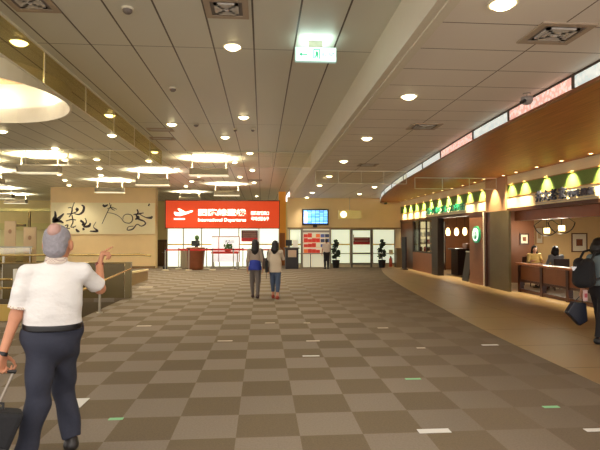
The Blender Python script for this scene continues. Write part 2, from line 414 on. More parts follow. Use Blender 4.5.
# cafe A shell (Y 14.9 - 24.5)
struct(MB().box(FX, FX+.15, 22.5, BY, 0, 2.3).build('wall_cafe', darkwood))
struct(MB().box(FX, FX+.2, 19.8, 22.5, 0, .82).build('wall_cafe.001', brickw))
struct(MB().box(FX-.05, FX+.2, 19.1, 19.8, 0, 2.3).build('column_3', M('charcoal_column', (40, 30, 24), .5)))
struct(MB().box(FX, FX+.15, 15.15, 16.2, 0, 2.3).build('wall_cafe.002', brickw))
struct(MB().box(FX-.03, FX+.15, 14.9, 15.02, 0, 2.3).build('column_4', darkwood))
struct(MB().box(FX-.03, FX+.12, 15.04, 15.12, 0, 2.3).build('trim_7', white))
struct(MB().box(11.9, 12.1, 18.3, BY, 0, 2.5).build('wall_cafe.003', M('cafe_back_wall', (120, 70, 34), .5, ns=3)))
struct(MB().box(7.2, 12, 22.6, 22.8, 0, 2.5).build('wall_cafe.004', M('cafe_amber_wall', (136, 84, 44), .5, ns=3)))
struct(MB().box(FX+.16, 15, 2, BY, 2.42, 2.5).build('ceiling.003', M('cafe_ceiling', (90, 52, 28), .5)))

# cafe A window with lit shelves
wn = bpy.data.objects.new('window_10', None); COL.objects.link(wn); wn.location = (FX, 21.1, .82); wn['kind'] = 'structure'
b = MB()
for y in (19.82, 20.7, 21.6, 22.42): b.box(FX+.02, FX+.08, y, y+.06, .84, 2.24)
b.box(FX+.02, FX+.08, 19.8, 22.5, .82, .88).box(FX+.02, FX+.08, 19.8, 22.5, 2.2, 2.26)
b.build('frame', dark, wn)
MB().box(FX+.04, FX+.05, 19.85, 22.45, .88, 2.2).build('pane', glass_mat('shop_glass', (235, 235, 225), .08), wn)
# cafe B shell (Y 2 - 13.5)
struct(MB().box(7.3, 9.03, 16.0, 16.2, 0, 2.42).build('wall_lounge', M('lounge_brown_wall', (112, 66, 34), .5, ns=3, na=.15)))
struct(MB().box(9.0, 9.1, 16.2, 18.0, 0, 2.42).build('wall_lounge.004', darkwood))
struct(MB().box(7.3, 7.4, 14.9, 16.0, 0, 2.42).build('wall_lounge.002', darkwood))
struct(MB().box(9.03, 15.2, 18.0, 18.2, 0, 2.42).build('wall_lounge.001', M('lounge_beige_wall', (238, 200, 138), .5, ns=3, na=.06)))
struct(MB().box(15, 15.2, 2, 18, 0, 2.42).build('wall_lounge.003', M('lounge_side_wall', (200, 150, 84), .5, ns=3)))
# wooden header and lattice ceiling of cafe B
struct(MB().box(FX+.16, FX+.34, 4, 13.5, 1.98, 2.26).build('trim_8', redwood))
b = MB()
for k in range(26): b.box(7.3, 11.5, 5.0+k*.33, 5.06+k*.33, 2.16, 2.22)
for k in range(13): b.box(7.35+k*.33, 7.41+k*.33, 5, 13.4, 2.10, 2.16)
struct(b.build('ceiling_lattice', redwood))

# ================================================================== THINGS: ceiling
# round drum light well
t = thing('drum_light_well', 'large round white drum light well set in the left ceiling', 'ceiling light', (*DC, 3.65))
prof = [(DR, .24), (DR, 0), (DR-.05, 0), (DR-.05, .0)]
MB().lathe((*DC, 3.61), [(DR+.002, .27), (DR+.002, 0), (DR-.03, 0), (DR-.03, .27)]).build('rim', M('drum_white', (240, 234, 220), .5), t)
MB().lathe((*DC, 3.61), [(DR-.03, .01), (DR-.03, .70)]).build('inner_wall', M('drum_inner', (250, 244, 226), .6), t, smooth=True)
MB().lathe((*DC, 3.61), [(DR-.03, .70), (.8, .72), (0.001, .72)]).build('inner_ceiling', M('drum_top', (226, 190, 146), .6), t, smooth=True)
for k in range(10):
    a = 2*PI*(k+.5)/10
    lamp('cove_lamp', 'POINT', (DC[0]+1.40*math.cos(a), DC[1]+1.40*math.sin(a), 4.0), 5, (1, .9, .68), t, shadow_soft_size=.05)

def downlight(x, y, z, label, group, energy=DOWN_W, r=.10, spot=True):
    t = thing('downlight', label, 'downlight', (x, y, z), group)
    MB().lathe((x, y, z-.012), [(r+.02, .012), (r+.02, 0), (r, 0), (r-.006, .012)], seg=24).build('trim_ring', white, t)
    MB().sph((x, y, z+.0), r-.008, (1, 1, .55)).build('lens', lampmat, t, smooth=True)
    lamp('bulb', 'SPOT', (x, y, z-.07), energy, WARM if y > 9 else (1, .92, .80), t, spot_size=math.radians(120), spot_blend=.8, shadow_soft_size=.08)
    return t
zc = 3.87
rows = {
 'centre row': [(-.36, 6.08), (-.36, 9.72), (-.86, 11.73), (-.34, 13.95), (-.86, 15.7), (-.34, 17.6), (-.86, 19.65), (-.34, 21.68), (-.31, 29.2)],
 'row by the lengthwise glass screen': [(-2.88, 6.13), (-1.86, 10.44), (-2.90, 9.75), (-3.43, 11.7), (-2.94, 13.95), (-3.47, 15.63), (-2.93, 17.45), (-2.44, 19.54), (-2.96, 21.36), (-3.53, 23.54)],
 'row over the stairs': [(-5.7, 11.43), (-5.43, 13.56), (-4.96, 15.42), (-5.53, 17.47), (-6.11, 19.5), (-5.62, 21.56)],
 'outermost left row': [(-7.0, 11.4), (-5.96, 15.61), (-7.58, 19.3), (-8.15, 21.37), (-8.77, 23.48)]}
for nm, L in rows.items():
    for i, (x, y) in enumerate(L):
        downlight(x, y, zc, energy=DOWN_W*(1.5 if y > 14 else 1), label='downlight in the raised ceiling, %s in the %s' % (ORD[i], nm), group='downlights in the raised ceiling')
R1 = [(1.9, 3.79), (1.93, 6.43), (1.97, 9.28), (2.01, 12.2), (2.07, 15.32), (2.09, 18.09), (2.14, 21.2), (2.15, 23.9)]
for i, (x, y) in enumerate(R1):
    downlight(x, y, 3.41, 'round downlight right of the white beam, %s from the camera' % ORD[i], 'downlights in the lower ceiling')
for i, (x, y) in enumerate([(4.23, 18.56), (4.28, 21.73)]):
    downlight(x, y, 3.41, 'round downlight near the curved fascia, %s one of two' % ('nearer' if i == 0 else 'farther'), 'downlights in the lower ceiling')
# unseen downlights added overhead to keep the foreground lit
for i, (x, y, z) in enumerate([(-.4, 2.4, zc), (-2.9, 2.4, zc), (1.9, 1.0, 3.41), (-.4, -1, zc)]):
    downlight(x, y, z, 'added unseen downlight overhead of the photographer, %s of four' % ORD[i], 'added downlights out of the frame')

# vents
def vent(x, y, z, w, d, label, slats=0):
    t = thing('air_vent', label, 'air vent', (x, y, z), 'ceiling air vents')
    b = MB().box(x-w/2, x+w/2, y-d/2, y-d/2+.06, z-.015, z).box(x-w/2, x+w/2, y+d/2-.06, y+d/2, z-.015, z)
    b.box(x-w/2, x-w/2+.06, y-d/2+.06, y+d/2-.06, z-.015, z).box(x+w/2-.06, x+w/2, y-d/2+.06, y+d/2-.06, z-.015, z)
    b.build('frame', M('vent_frame', (178, 160, 140), .6), t)
    MB().box(x-w/2+.06, x+w/2-.06, y-d/2+.06, y+d/2-.06, z-.004, z-.001).build('backing', M('vent_dark', (130, 122, 116), .8), t)
    b = MB()
    if slats:
        n = int((d-.14)/.07)
        for k in range(n): b.box(x-w/2+.07, x+w/2-.07, y-d/2+.08+k*.07, y-d/2+.11+k*.07, z-.018, z-.004)
        b.build('louvre', M('vent_slat', (204, 198, 190), .6), t)
    else:   # square diffuser rings
        for k in range(3):
            s = (w/2-.10)*(1-k*.28); q = (d/2-.10)*(1-k*.28); e = .035
            b.box(x-s, x+s, y-q, y-q+e, z-.02, z-.004).box(x-s, x+s, y+q-e, y+q, z-.02, z-.004).box(x-s, x-s+e, y-q, y+q, z-.02, z-.004).box(x+s-e, x+s, y-q, y+q, z-.02, z-.004)
        b.build('diffuser', M('vent_slat', (204, 198, 190), .6), t)
vent(-.36, 5.05, zc, .44, .44, 'square diffuser vent in the raised ceiling, above the centre downlight')
vent(-2.28, 5.05, zc, .44, .44, 'square diffuser vent in the raised ceiling at top left corner')
vent(-2.2, 11.0, zc, .55, .3, 'slotted vent in the raised ceiling, nearer of the pair beside the glass screen', 1)
vent(-2.35, 12.0, zc, .55, .3, 'slotted vent in the raised ceiling, farther of the pair beside the glass screen', 1)
vent(-.3, 20.8, zc, .6, .5, 'small slotted vent above the right half of the red sign', 1)
vent(-2.69, 20.96, zc, .6, .5, 'small slotted vent above the left half of the red sign', 1)
vent(2.66, 4.32, 3.41, .5, .46, 'square diffuser vent in the lower ceiling, nearest the camera')
vent(2.72, 8.2, 3.41, .5, .46, 'square diffuser vent in the lower ceiling, middle one of three')
vent(2.74, 12.8, 3.41, .5, .46, 'square diffuser vent in the lower ceiling, farthest of three')
# smoke detectors
for x, y, lab in ((-1.36, 5.13, 'white dome smoke detector near the top of the picture'), (-1.39, 7.88, 'white dome smoke detector in the middle of the raised ceiling'),
                  (-1.36, 10.41, 'white dome smoke detector right of the twin slotted vents'), (-.58, 10.83, 'small white ceiling detector, left of a close pair'), (-.2, 10.8, 'small white ceiling detector, right of a close pair')):
    s = .75 if 'close pair' in lab else 1
    t = thing('smoke_detector', lab, 'smoke detector', (x, y, zc), 'ceiling smoke detectors')
    MB().cyl((x, y, zc-.02), .06*s, .02, seg=24).build('base', white, t)
    MB().lathe((x, y, zc-.06), [(.001, 0), (.025*s, .002), (.045*s, .018), (.05*s, .04)], seg=20).build('dome', M('detector_dome', (120, 110, 104), .4), t, smooth=True)
# exit sign
t = thing('exit_sign', 'glowing white and green exit sign box hung from the ceiling', 'exit sign', (.63, 5.85, zc))
MB().box(.385, .875, 5.82, 5.87, 3.62, 3.79).build('case', M('exit_case', (170, 200, 190), .4, emit=.5), t)
MB().box(.395, .865, 5.815, 5.82, 3.628, 3.782).build('lit_face', M('exit_face', (226, 255, 244), .4, emit=1.15), t)
MB().box(.55, .71, 5.835, 5.855, 3.79, 3.87).build('hanger', steel, t)
eg = M('exit_green', (70, 190, 140), .5, emit=.55)
b = MB()
b.box(.60, .612, 5.811, 5.815, 3.65, 3.765).box(.668, .68, 5.811, 5.815, 3.65, 3.765).box(.612, .668, 5.811, 5.815, 3.755, 3.765)
b.poly3([(.625, 5.815, 3.74), (.655, 5.815, 3.735), (.66, 5.815, 3.70), (.65, 5.815, 3.66), (.64, 5.815, 3.66), (.642, 5.815, 3.69), (.625, 5.815, 3.66), (.615, 5.815, 3.66), (.628, 5.815, 3.70)], (0, -1, 0), .004)
b.build('running_figure', eg, t)
MB().poly3([(.43, 5.815, 3.70), (.465, 5.815, 3.725), (.465, 5.815, 3.707), (.53, 5.815, 3.707), (.53, 5.815, 3.693), (.465, 5.815, 3.693), (.465, 5.815, 3.675)], (0, -1, 0), .004).build('arrow', eg, t)
text('lettering', '出口 EXIT', (.775, 5.812, 3.70), .15, .05, eg, t)
lamp('sign_glow', 'AREA', (.63, 5.84, 3.80), 1.2, (.7, 1, .92), t, rot=(PI, 0, 0), size=.4)

# glass smoke screens hanging from the ceilings
gm = glass_mat('smoke_glass', (250, 248, 240), .03, .08); gm2 = glass_mat('tinted_smoke_glass', (236, 228, 196), .10, .08)
edge = M('screen_edge', (228, 222, 200), .5)
def screen(label, p0, p1, zt, zb, n, along):
    mid = ((p0[0]+p1[0])/2, (p0[1]+p1[1])/2, zt)
    t = thing('smoke_screen', label, 'glass smoke screen', mid, 'hanging glass smoke screens')
    for k in range(n):
        a = k/n; c = (k+1)/n
        A = (p0[0]+(p1[0]-p0[0])*a, p0[1]+(p1[1]-p0[1])*a); B_ = (p0[0]+(p1[0]-p0[0])*c, p0[1]+(p1[1]-p0[1])*c)
        if along == 'x': MB().box(A[0]+.008, B_[0]-.008, A[1]-.004, A[1]+.004, zb+.012, zt).build('glass_pane', gm, t)
        else: MB().box(A[0]-.004, A[0]+.004, A[1]+.008, B_[1]-.008, zb+.012, zt).build('glass_pane', gm2, t)
    b = MB()
    for k in range(n+1):
        a = k/n; x = p0[0]+(p1[0]-p0[0])*a; y = p0[1]+(p1[1]-p0[1])*a
        b.box(x-.008, x+.008, y-.008, y+.008, zb, zt)
    if along == 'x': b.box(p0[0], p1[0], p0[1]-.01, p0[1]+.01, zb, zb+.014).box(p0[0], p1[0], p0[1]-.018, p0[1]+.018, zt-.025, zt)
    else: b.box(p0[0]-.01, p0[0]+.01, p0[1], p1[1], zb, zb+.014).box(p0[0]-.018, p0[0]+.018, p0[1], p1[1], zt-.025, zt)
    b.build('edge_strip', edge, t)
screen('clear glass smoke screen hanging across the raised ceiling behind the first hanging lights', (-10.6, 13.75), (1.35, 13.75), 3.87, 3.44, 11, 'x')
screen('lengthwise clear glass smoke screen hanging beside the round light well', (-2.7, 2.0), (-2.7, 13.7), 3.87, 3.44, 8, 'y')
screen('clear glass smoke screen hanging across the lower ceiling by the curved fascia', (1.5, 13.95), (4.1, 13.95), 3.40, 3.03, 4, 'x')
screen('clear glass smoke screen hanging under the wooden soffit', (4.35, 13.95), (6.75, 13.95), 3.23, 2.9, 3, 'x')

# hanging uplights
upw = M('uplight_reflector', (252, 246, 226), .5)
trough = M('trough_grey', (128, 118, 100), .45, .3)
def uplight(x, y, label, w=1.12):
    t = thing('hanging_uplight', label, 'ceiling light', (x, y, zc), 'hanging trough uplights under lit ceiling reflectors')
    MB().box(x-w/2, x+w/2, y-.9, y+.9, zc-.012, zc-.002).build('reflector', upw, t)
    b = MB()
    zb = 3.36
    b.box(x-w/2, x+w/2, y-.16, y-.145, zb, zb+.2).box(x-w/2, x+w/2, y+.145, y+.16, zb, zb+.2).box(x-w/2, x-w/2+.015, y-.145, y+.145, zb, zb+.2).box(x+w/2-.015, x+w/2, y-.145, y+.145, zb, zb+.2)
    b.box(x-w/2, x+w/2, y-.145, y+.145, zb, zb+.015)
    b.build('trough', trough, t)
    MB().box(x-w/2-.01, x+w/2+.01, y-.18, y+.18, zb-.03, zb-.002).build('lower_lip', M('lip_white', (255, 244, 210), .5, emit=.5), t)
    b = MB()
    for sx in (-1, 1): b.cyl((x+sx*(w/2-.06), y, zb+.015), .008, zc-zb-.02, seg=8)
    b.build('hanger_rod', M('pale_rod', (220, 210, 180), .5), t)
    MB().cyl((x-w/2+.08, y, zb+.09), .035, w-.16, axis='x', seg=12).build('tube_lamp', M('tube_glow', (255, 236, 190), .5, emit=14), t)
    lamp('uplight_lamp', 'AREA', (x, y, zb+.19), UP_W*3, (1, .9, .66), t, rot=(PI, 0, 0), shape='RECTANGLE', size=w-.1, size_y=.26, spread=math.radians(150))
uplight(-6.33, 14.75, 'hanging trough uplight glowing on the ceiling left of the lengthwise glass screen, nearest left')
uplight(-1.57, 15.0, 'hanging trough uplight centred above the red sign, nearest of the middle ones')
uplight(-3.85, 18.0, 'hanging trough uplight right of the calligraphy wall top')
uplight(-6.28, 21.2, 'hanging trough uplight directly above the calligraphy mural')
uplight(-1.56, 22.4, 'hanging trough uplight just above the right half of the red sign')
uplight(-3.8, 26.6, 'hanging trough uplight peeking from behind the red sign top')
uplight(-8.7, 15.6, 'hanging trough uplight at the left frame edge, nearest of the far left ones')
uplight(-15.2, 26.0, 'hanging trough uplight over the atrium at the left frame edge')
uplight(-11.6, 21.5, 'hanging trough uplight between the left frame edge and the mural, high up')
uplight(-9.6, 18.2, 'hanging trough uplight at far left, second back from the camera')
uplight(-12.5, 25.0, 'hanging trough uplight over the atrium, left of the calligraphy wall')
uplight(-13.6, 28.8, 'hanging trough uplight farthest back over the atrium')

# dome camera
t = thing('dome_camera', 'small dark security camera under the lower ceiling by the fascia', 'security camera', (3.42, 6.2, 3.41))
MB().cyl((3.42, 6.2, 3.36), .012, .05).cyl((3.42, 6.2, 3.395), .05, .015).build('mount', steel, t)
MB().lathe((3.42, 6.2, 3.26), [(.001, 0), (.05, .012), (.075, .05), (.075, .10), (.001, .105)], seg=20).build('housing', M('camera_grey', (150, 146, 142), .4), t, smooth=True)
MB().cyl((3.36, 6.14, 3.30), .022, .09, axis='y').build('lens_tube', black, t)

# backlit fascia panels (alternating pinkish and pale)
def mosaic(name, c1, c2):
    m = M(name, c1, .4, emit=.62); nt, bs = nodes_of(m); v = nt.nodes.new('ShaderNodeTexVoronoi'); v.inputs['Scale'].default_value = 18
    tc = nt.nodes.new('ShaderNodeTexCoord'); nt.links.new(tc.outputs['Object'], v.inputs['Vector'])
    mx = nt.nodes.new('ShaderNodeMix'); mx.data_type = 'RGBA'; mx.inputs['A'].default_value = (*lin(c1), 1); mx.inputs['B'].default_value = (*lin(c2), 1)
    r = nt.nodes.new('ShaderNodeMapRange'); r.inputs['From Min'].default_value = .2; r.inputs['From Max'].default_value = .6
    nt.links.new(v.outputs['Distance'], r.inputs[0]); nt.links.new(r.outputs[0], mx.inputs['Factor'])
    nt.links.new(mx.outputs['Result'], bs.inputs['Base Color']); nt.links.new(mx.outputs['Result'], bs.inputs['Emission Color']); return m
mA = mosaic('backlit_pink_pattern', (248, 232, 220), (232, 178, 164)); mB = mosaic('backlit_pale_pattern', (240, 242, 230), (196, 206, 204))
ybounds = [1.8, 3.6, 5.4, 7.05, 8.55, 10.45, 12.4, 14.6, 17.0, 19.5, 22.0, 24.2]
def idx(y): return min(range(len(CV)), key=lambda i: abs(CV[i][1]-y))
for k in range(len(ybounds)-1):
    i0, i1 = idx(ybounds[k]), idx(ybounds[k+1])
    if i1 <= i0: continue
    kind = (mB, 'pale white') if (k % 2 == 1 or k > 4) else (mA, 'pinkish')
    o = curve_band(i0, i1, 3.245, 3.38, -.034, .03).build('light_panel', kind[0])
    tag(o, '%s patterned backlit panel on the curved fascia, %s from the camera' % (kind[1], ORD[k]), 'light panel', 'backlit panels along the curved fascia')
for k, y in enumerate(ybounds[1:-1]):
    i = idx(y); x, yy = CV[i]
    o = MB().box(x-.05, x-.01, yy-.02, yy+.02, 3.24, 3.385).build('fascia_divider', trimdark); struct(o); o.name = 'trim_9'

# soffit spotlights washing the sign band
spotY = [4.6, 5.6, 6.6, 7.65, 8.65, 9.65, 10.65, 11.65, 12.65, 13.35] + [15.2, 16.15, 17.1, 18.05, 19.0, 19.95, 20.9, 21.85, 22.8, 23.75]
nB = 0
for i, y in enumerate(spotY):
    x = 6.66
    near = y < 14
    if near: nB = [v for v in spotY if v < 14]; k = nB.index(y); lab = 'small soffit spotlight over the lattice-ceiling cafe sign band, %s from the camera' % ORD[k]
    else: k = [v for v in spotY if v > 14].index(y); lab = 'small soffit spotlight beyond the cream column, %s from the column' % ORD[k]
    t = thing('soffit_spotlight', lab, 'spotlight', (x, y, 3.24), 'small spotlights in the wooden soffit')
    MB().lathe((x, y, 3.228), [(.06, .012), (.06, 0), (.045, 0), (.04, .012)], seg=20).build('trim_ring', M('gold_ring', (230, 190, 130), .4), t)
    MB().cyl((x, y, 3.232), .04, .004, seg=16).build('lens', lampmat, t)
    lamp('bulb', 'SPOT', (x, y, 3.22), SPOT_W, (1, .80, .46), t, rot=(0, math.radians(-19), 0), spot_size=math.radians(64), spot_blend=1.0, shadow_soft_size=.03)
# one wash lamp lighting the cream column upper face
t = thing('soffit_spotlight', 'small soffit spotlight in front of the cream column', 'spotlight', (6.52, 14.25, 3.24), 'small spotlights in the wooden soffit')
MB().lathe((6.52, 14.25, 3.228), [(.06, .012), (.06, 0), (.045, 0), (.04, .012)], seg=20).build('trim_ring', M('gold_ring', (230, 190, 130), .4), t)
MB().cyl((6.52, 14.25, 3.232), .04, .004, seg=16).build('lens', lampmat, t)
lamp('bulb', 'SPOT', (6.52, 14.25, 3.22), SPOT_W*.4, (1, .80, .46), t, rot=(0, math.radians(-20), 0), spot_size=math.radians(60), spot_blend=.6, shadow_soft_size=.03)

# ================================================================== signs
t = thing('departures_sign', 'long red backlit sign reading International Departures with aeroplane symbol', 'sign', (-1.9, DY, 1.94))
MB().box(-4.66, .85, DY-.3, DY, 1.94, 3.26).build('sign_box', M('red_lit_panel', (214, 66, 18), .45, emit=.42), t)
MB().box(-4.69, .88, DY-.31, DY, 3.26, 3.31).box(-4.69, .88, DY-.31, DY, 1.91, 1.94).box(-4.69, -4.66, DY-.31, DY, 1.94, 3.26).box(.85, .88, DY-.31, DY, 1.94, 3.26).build('frame', M('dark_red_edge', (90, 24, 14), .5), t)
lit = M('lit_letter', (255, 250, 228), .4, emit=1.5)
zy = DY-.305
def sp(x, y): p = atY(x, y, DY-.3); return (p[0], p[2])
a = sp(198, 209.3); c = sp(246, 216.5)
text('lettering', '國際線登機', ((a[0]+c[0])/2, zy, (a[1]+c[1])/2), c[0]-a[0], a[1]-c[1], lit, t, bold=.035)
a = sp(198, 218.0); c = sp(246, 222)
text('lettering', 'International Departures', ((a[0]+c[0])/2, zy, (a[1]+c[1])/2), c[0]-a[0], a[1]-c[1]+.03, lit, t, bold=.03)
a = sp(251, 211.5); c = sp(269, 215.5)
text('lettering', '国際線搭乗口', ((a[0]+c[0])/2, zy, (a[1]+c[1])/2), c[0]-a[0], a[1]-c[1], lit, t, bold=.03)
a = sp(251, 217); c = sp(269, 221)
text('lettering', '국제선탑승구', ((a[0]+c[0])/2, zy, (a[1]+c[1])/2), c[0]-a[0], a[1]-c[1], lit, t, bold=.03)
pl = [(174, 213.2), (174.5, 211.8), (177, 212.2), (181, 213), (177.5, 208.8), (179.5, 208.6), (186, 212), (191, 210.5), (193, 210.6), (192.8, 211.8), (187, 214), (180, 216), (175.5, 215.6)]
MB().poly3([(sp(*q)[0], DY-.302, sp(*q)[1]) for q in pl], (0, -1, 0), .02).build('aeroplane_symbol', lit, t)
a = sp(174, 218.2); c = sp(185, 219.8)
MB().box(a[0], c[0], DY-.32, DY-.302, c[1], a[1]).build('runway_bar', lit, t)

# flight board
t = thing('flight_board', 'wall screen with black frame showing blue rows of flights', 'display screen', (2.62, BY, 2.08))
MB().box(1.97, 3.27, BY-.08, BY-.002, 2.08, 2.87).build('case', black, t, bevel=.015)
m = M('flight_screen', (120, 190, 235), .3, emit=1.3); nt, bs = nodes_of(m); N = nt.nodes
br = N.new('ShaderNodeTexBrick'); br.offset = 0; br.inputs['Scale'].default_value = 1; br.inputs['Brick Width'].default_value = .2; br.inputs['Row Height'].default_value = .085
br.inputs['Mortar Size'].default_value = .012; br.inputs['Color1'].default_value = (*lin((150, 222, 250)), 1); br.inputs['Color2'].default_value = (*lin((80, 160, 236)), 1); br.inputs['Mortar'].default_value = (*lin((30, 84, 190)), 1)
tc = N.new('ShaderNodeTexCoord'); sx = N.new('ShaderNodeSeparateXYZ'); cx = N.new('ShaderNodeCombineXYZ')
nt.links.new(tc.outputs['Object'], sx.inputs[0]); nt.links.new(sx.outputs['X'], cx.inputs['X']); nt.links.new(sx.outputs['Z'], cx.inputs['Y']); nt.links.new(cx.outputs[0], br.inputs['Vector'])
nt.links.new(br.outputs['Color'], bs.inputs['Emission Color']); nt.links.new(br.outputs['Color'], bs.inputs['Base Color'])
MB().box(2.03, 3.21, BY-.085, BY-.08, 2.15, 2.80).build('screen', m, t)
MB().box(2.05, 2.22, BY-.087, BY-.085, 2.17, 2.74).build('flight_number_column', M('screen_pale', (225, 225, 250), .3, emit=.9), t)
MB().box(2.5, 2.7, BY-.08, BY-.002, 1.98, 2.08).build('bracket', dark, t)
# hanging lightbox sign
t = thing('lightbox_sign', 'pale hanging box sign with a glowing round lamp on its left', 'sign', (4.3, BY-.9, 2.4))
MB().box(3.62, 4.72, BY-1.0, BY-.85, 2.36, 2.76).build('box', M('pale_sign_box', (226, 206, 130), .5, emit=.10), t, bevel=.01)
MB().cyl((3.86, BY-1.03, 2.57), .14, .03, axis='y', seg=24).build('round_lamp', M('round_lamp_glow', (255, 244, 204), .4, emit=3), t)
MB().cyl((4.17, BY-.92, 2.76), .01, .65).build('hanger', steel, t)

# calligraphy mural
t = thing('calligraphy_mural', 'cream wall panel with black brush calligraphy', 'mural', (-7.5, BY, 1.64))
MB().box(-9.95, -5.12, BY-.05, BY-.001, 1.64, 3.13).build('panel', M('mural_cream', (252, 240, 194), .55), t)
ink = M('black_ink', (40, 26, 20), .5)
def k1(x, y): return (x/5.714+60, y/5.714+195)
def k2(x, y): return (x/5+0, y/5+190)
ST = [ # (converter, points, widths px)
 (k2, [(275, 105), (278, 130), (272, 150), (300, 155), (318, 165)], [1, 3, 5, 3, 1]), (k2, [(262, 160), (285, 150), (320, 118)], [2, 5, 1]),
 (k2, [(340, 90), (352, 88), (362, 95), (358, 118), (345, 135)], [.8, 1, 1, 1, 1]), (k2, [(335, 120), (360, 118), (385, 108)], [1, 1.2, 1]),
 (k2, [(330, 155), (355, 148), (380, 150)], [1, 1.4, 1]), (k2, [(372, 62), (362, 90), (355, 120)], [.6, 1, .6]), (k2, [(360, 125), (365, 160), (355, 185), (378, 182)], [1, 1.3, 1, .8]),
 (k2, [(408, 75), (420, 85), (415, 108), (395, 122), (372, 118)], [1, 2.4, 2.6, 1.6, .8]), (k2, [(380, 92), (388, 98), (381, 104)], [2.6, 3, 2.4]),
 (k2, [(402, 152), (418, 165), (412, 175), (430, 168)], [2.2, 2.6, 2, 1]), (k2, [(425, 140), (432, 160), (420, 182), (445, 180), (452, 165)], [.8, 1.4, 2, 3, 1.4]),
 (k2, [(380, 195), (388, 205), (398, 208)], [1.5, 3, 1]), (k2, [(415, 190), (420, 200)], [2, 2.6]), (k2, [(480, 160), (468, 185), (488, 205), (450, 206)], [.5, .6, 2.6, 1]),
 (k2, [(325, 178), (340, 175), (335, 190), (350, 192)], [1, 1.2, 1, 1]), (k2, [(365, 190), (380, 178)], [.8, .6]),
 (k1, [(245, 55), (255, 64), (275, 55)], [1.5, 2.8, 1]), (k1, [(295, 55), (275, 90), (240, 165)], [.5, .8, .5]), (k1, [(270, 78), (300, 72), (325, 82)], [.5, .6, .5]), (k1, [(283, 45), (293, 75), (312, 88)], [.5, 1, .6]),
 (k1, [(270, 100), (310, 108), (345, 128), (368, 155), (400, 160), (415, 140), (408, 115), (380, 110), (362, 122), (360, 140)], [.4, .6, .5, .8, 1, 1.2, .9, .7, .6, .5]),
 (k1, [(440, 82), (446, 100), (436, 118), (446, 128), (430, 140)], [1.2, 1.8, 1.4, 4, 1]), (k1, [(420, 112), (450, 108), (478, 102)], [1, 1.8, .8]), (k1, [(455, 110), (490, 128), (520, 130), (526, 120)], [.8, 1, 3, 1]),
 (k1, [(440, 128), (455, 140), (480, 150), (488, 165), (465, 178), (440, 168), (415, 195), (385, 200), (392, 182), (420, 178)], [3.6, 2, 1.4, 1.6, 1, 1, 1.6, 1, .8, .7]),
 (k1, [(505, 55), (512, 58)], [2.8, 2.8])]
for si, (cv, pts, ws) in enumerate(ST):
    P = smooth_curve([cv(*p) for p in pts], 5); n = len(P); L_, R_ = [], []
    for i, p in enumerate(P):
        u = i/(n-1)*(len(ws)-1); j = min(int(u), len(ws)-2); w = ws[j]+(ws[j+1]-ws[j])*(u-j)
        a = P[max(i-1, 0)]; c = P[min(i+1, n-1)]; d = Vector((c[0]-a[0], c[1]-a[1])); d = d.normalized() if d.length > 0 else Vector((1, 0))
        nn = Vector((-d.y, d.x))*w*.45
        L_.append(atY(p[0]+nn.x, p[1]+nn.y, BY-.05)); R_.append(atY(p[0]-nn.x, p[1]-nn.y, BY-.05))
    b = MB(); va = [b.bm.verts.new(p) for p in L_]; vb = [b.bm.verts.new(p) for p in R_]
    vc = [b.bm.verts.new((p[0], p[1]-.012, p[2])) for p in L_]; vd = [b.bm.verts.new((p[0], p[1]-.012, p[2])) for p in R_]
    for i in range(n-1):
        b.bm.faces.new((vc[i], vc[i+1], vd[i+1], vd[i])); b.bm.faces.new((va[i], va[i+1], vc[i+1], vc[i])); b.bm.faces.new((vb[i], vb[i+1], vd[i+1], vd[i]))
    b.bm.faces.new((va[0], vb[0], vd[0], vc[0])); b.bm.faces.new((va[-1], vb[-1], vd[-1], vc[-1]))
    b.build('brush_stroke', ink, t)

# coffee shop sign
gl = M('green_letter', (20, 120, 88), .4, emit=.25)
t = thing('cafe_sign', 'green capital letters on the band over the far coffee shop', 'sign', (FX-.03, 18.4, 2.36))
MB().box(FX-.06, FX-.001, 16.45, 20.6, 2.40, 2.42).build('mounting_rail', steel, t)
text('lettering', 'STARBUCKS COFFEE', (FX-.05, 18.5, 2.55), 4.0, .24, gl, t, rot=(PI/2, 0, -PI/2), ext=.012, bold=.02)
t = thing('lounge_sign', 'dark Chinese characters on the pale band over the near cafe', 'sign', (FX-.03, 10.9, 2.36))
nv = M('navy_letter', (48, 52, 70), .4); 
MB().box(FX-.05, FX-.001, 9.75, 12.1, 2.37, 2.385).build('mounting_rail', steel, t)
text('lettering', '井大老·家', (FX-.05, 11.42, 2.52), 1.25, .28, nv, t, rot=(PI/2, 0, -PI/2), ext=.02, bold=.02)
text('lettering', '咖啡簡餐', (FX-.05, 10.28, 2.49), .9, .17, nv, t, rot=(PI/2, 0, -PI/2), ext=.02, bold=.02)
# round logo sign
t = thing('round_logo_sign', 'glowing round green and white emblem sign on the coffee shop panel', 'sign', (FX-.05, 15.6, 1.6))
MB().cyl((FX-.06, 15.6, 1.60), .27, .06, axis='x', seg=40).build('green_disc', M('logo_green', (30, 130, 84), .4, emit=.6), t)
MB().cyl((FX-.068, 15.6, 1.60), .21, .01, axis='x', seg=32).build('white_centre', M('logo_white', (236, 250, 236), .4, emit=1.3), t)
b = MB()
b.sph((FX-.069, 15.6, 1.65), .05, (.1, 1, 1.2)).sph((FX-.069, 15.6, 1.53), .08, (.08, .9, 1))
for s in (-1, 1): b.tube([(FX-.07, 15.6+s*.05, 1.46), (FX-.07, 15.6+s*.12, 1.52), (FX-.07, 15.6+s*.13, 1.62), (FX-.07, 15.6+s*.10, 1.68)], .014)
b.build('figure_mark', M('logo_green', (30, 130, 84), .4), t)

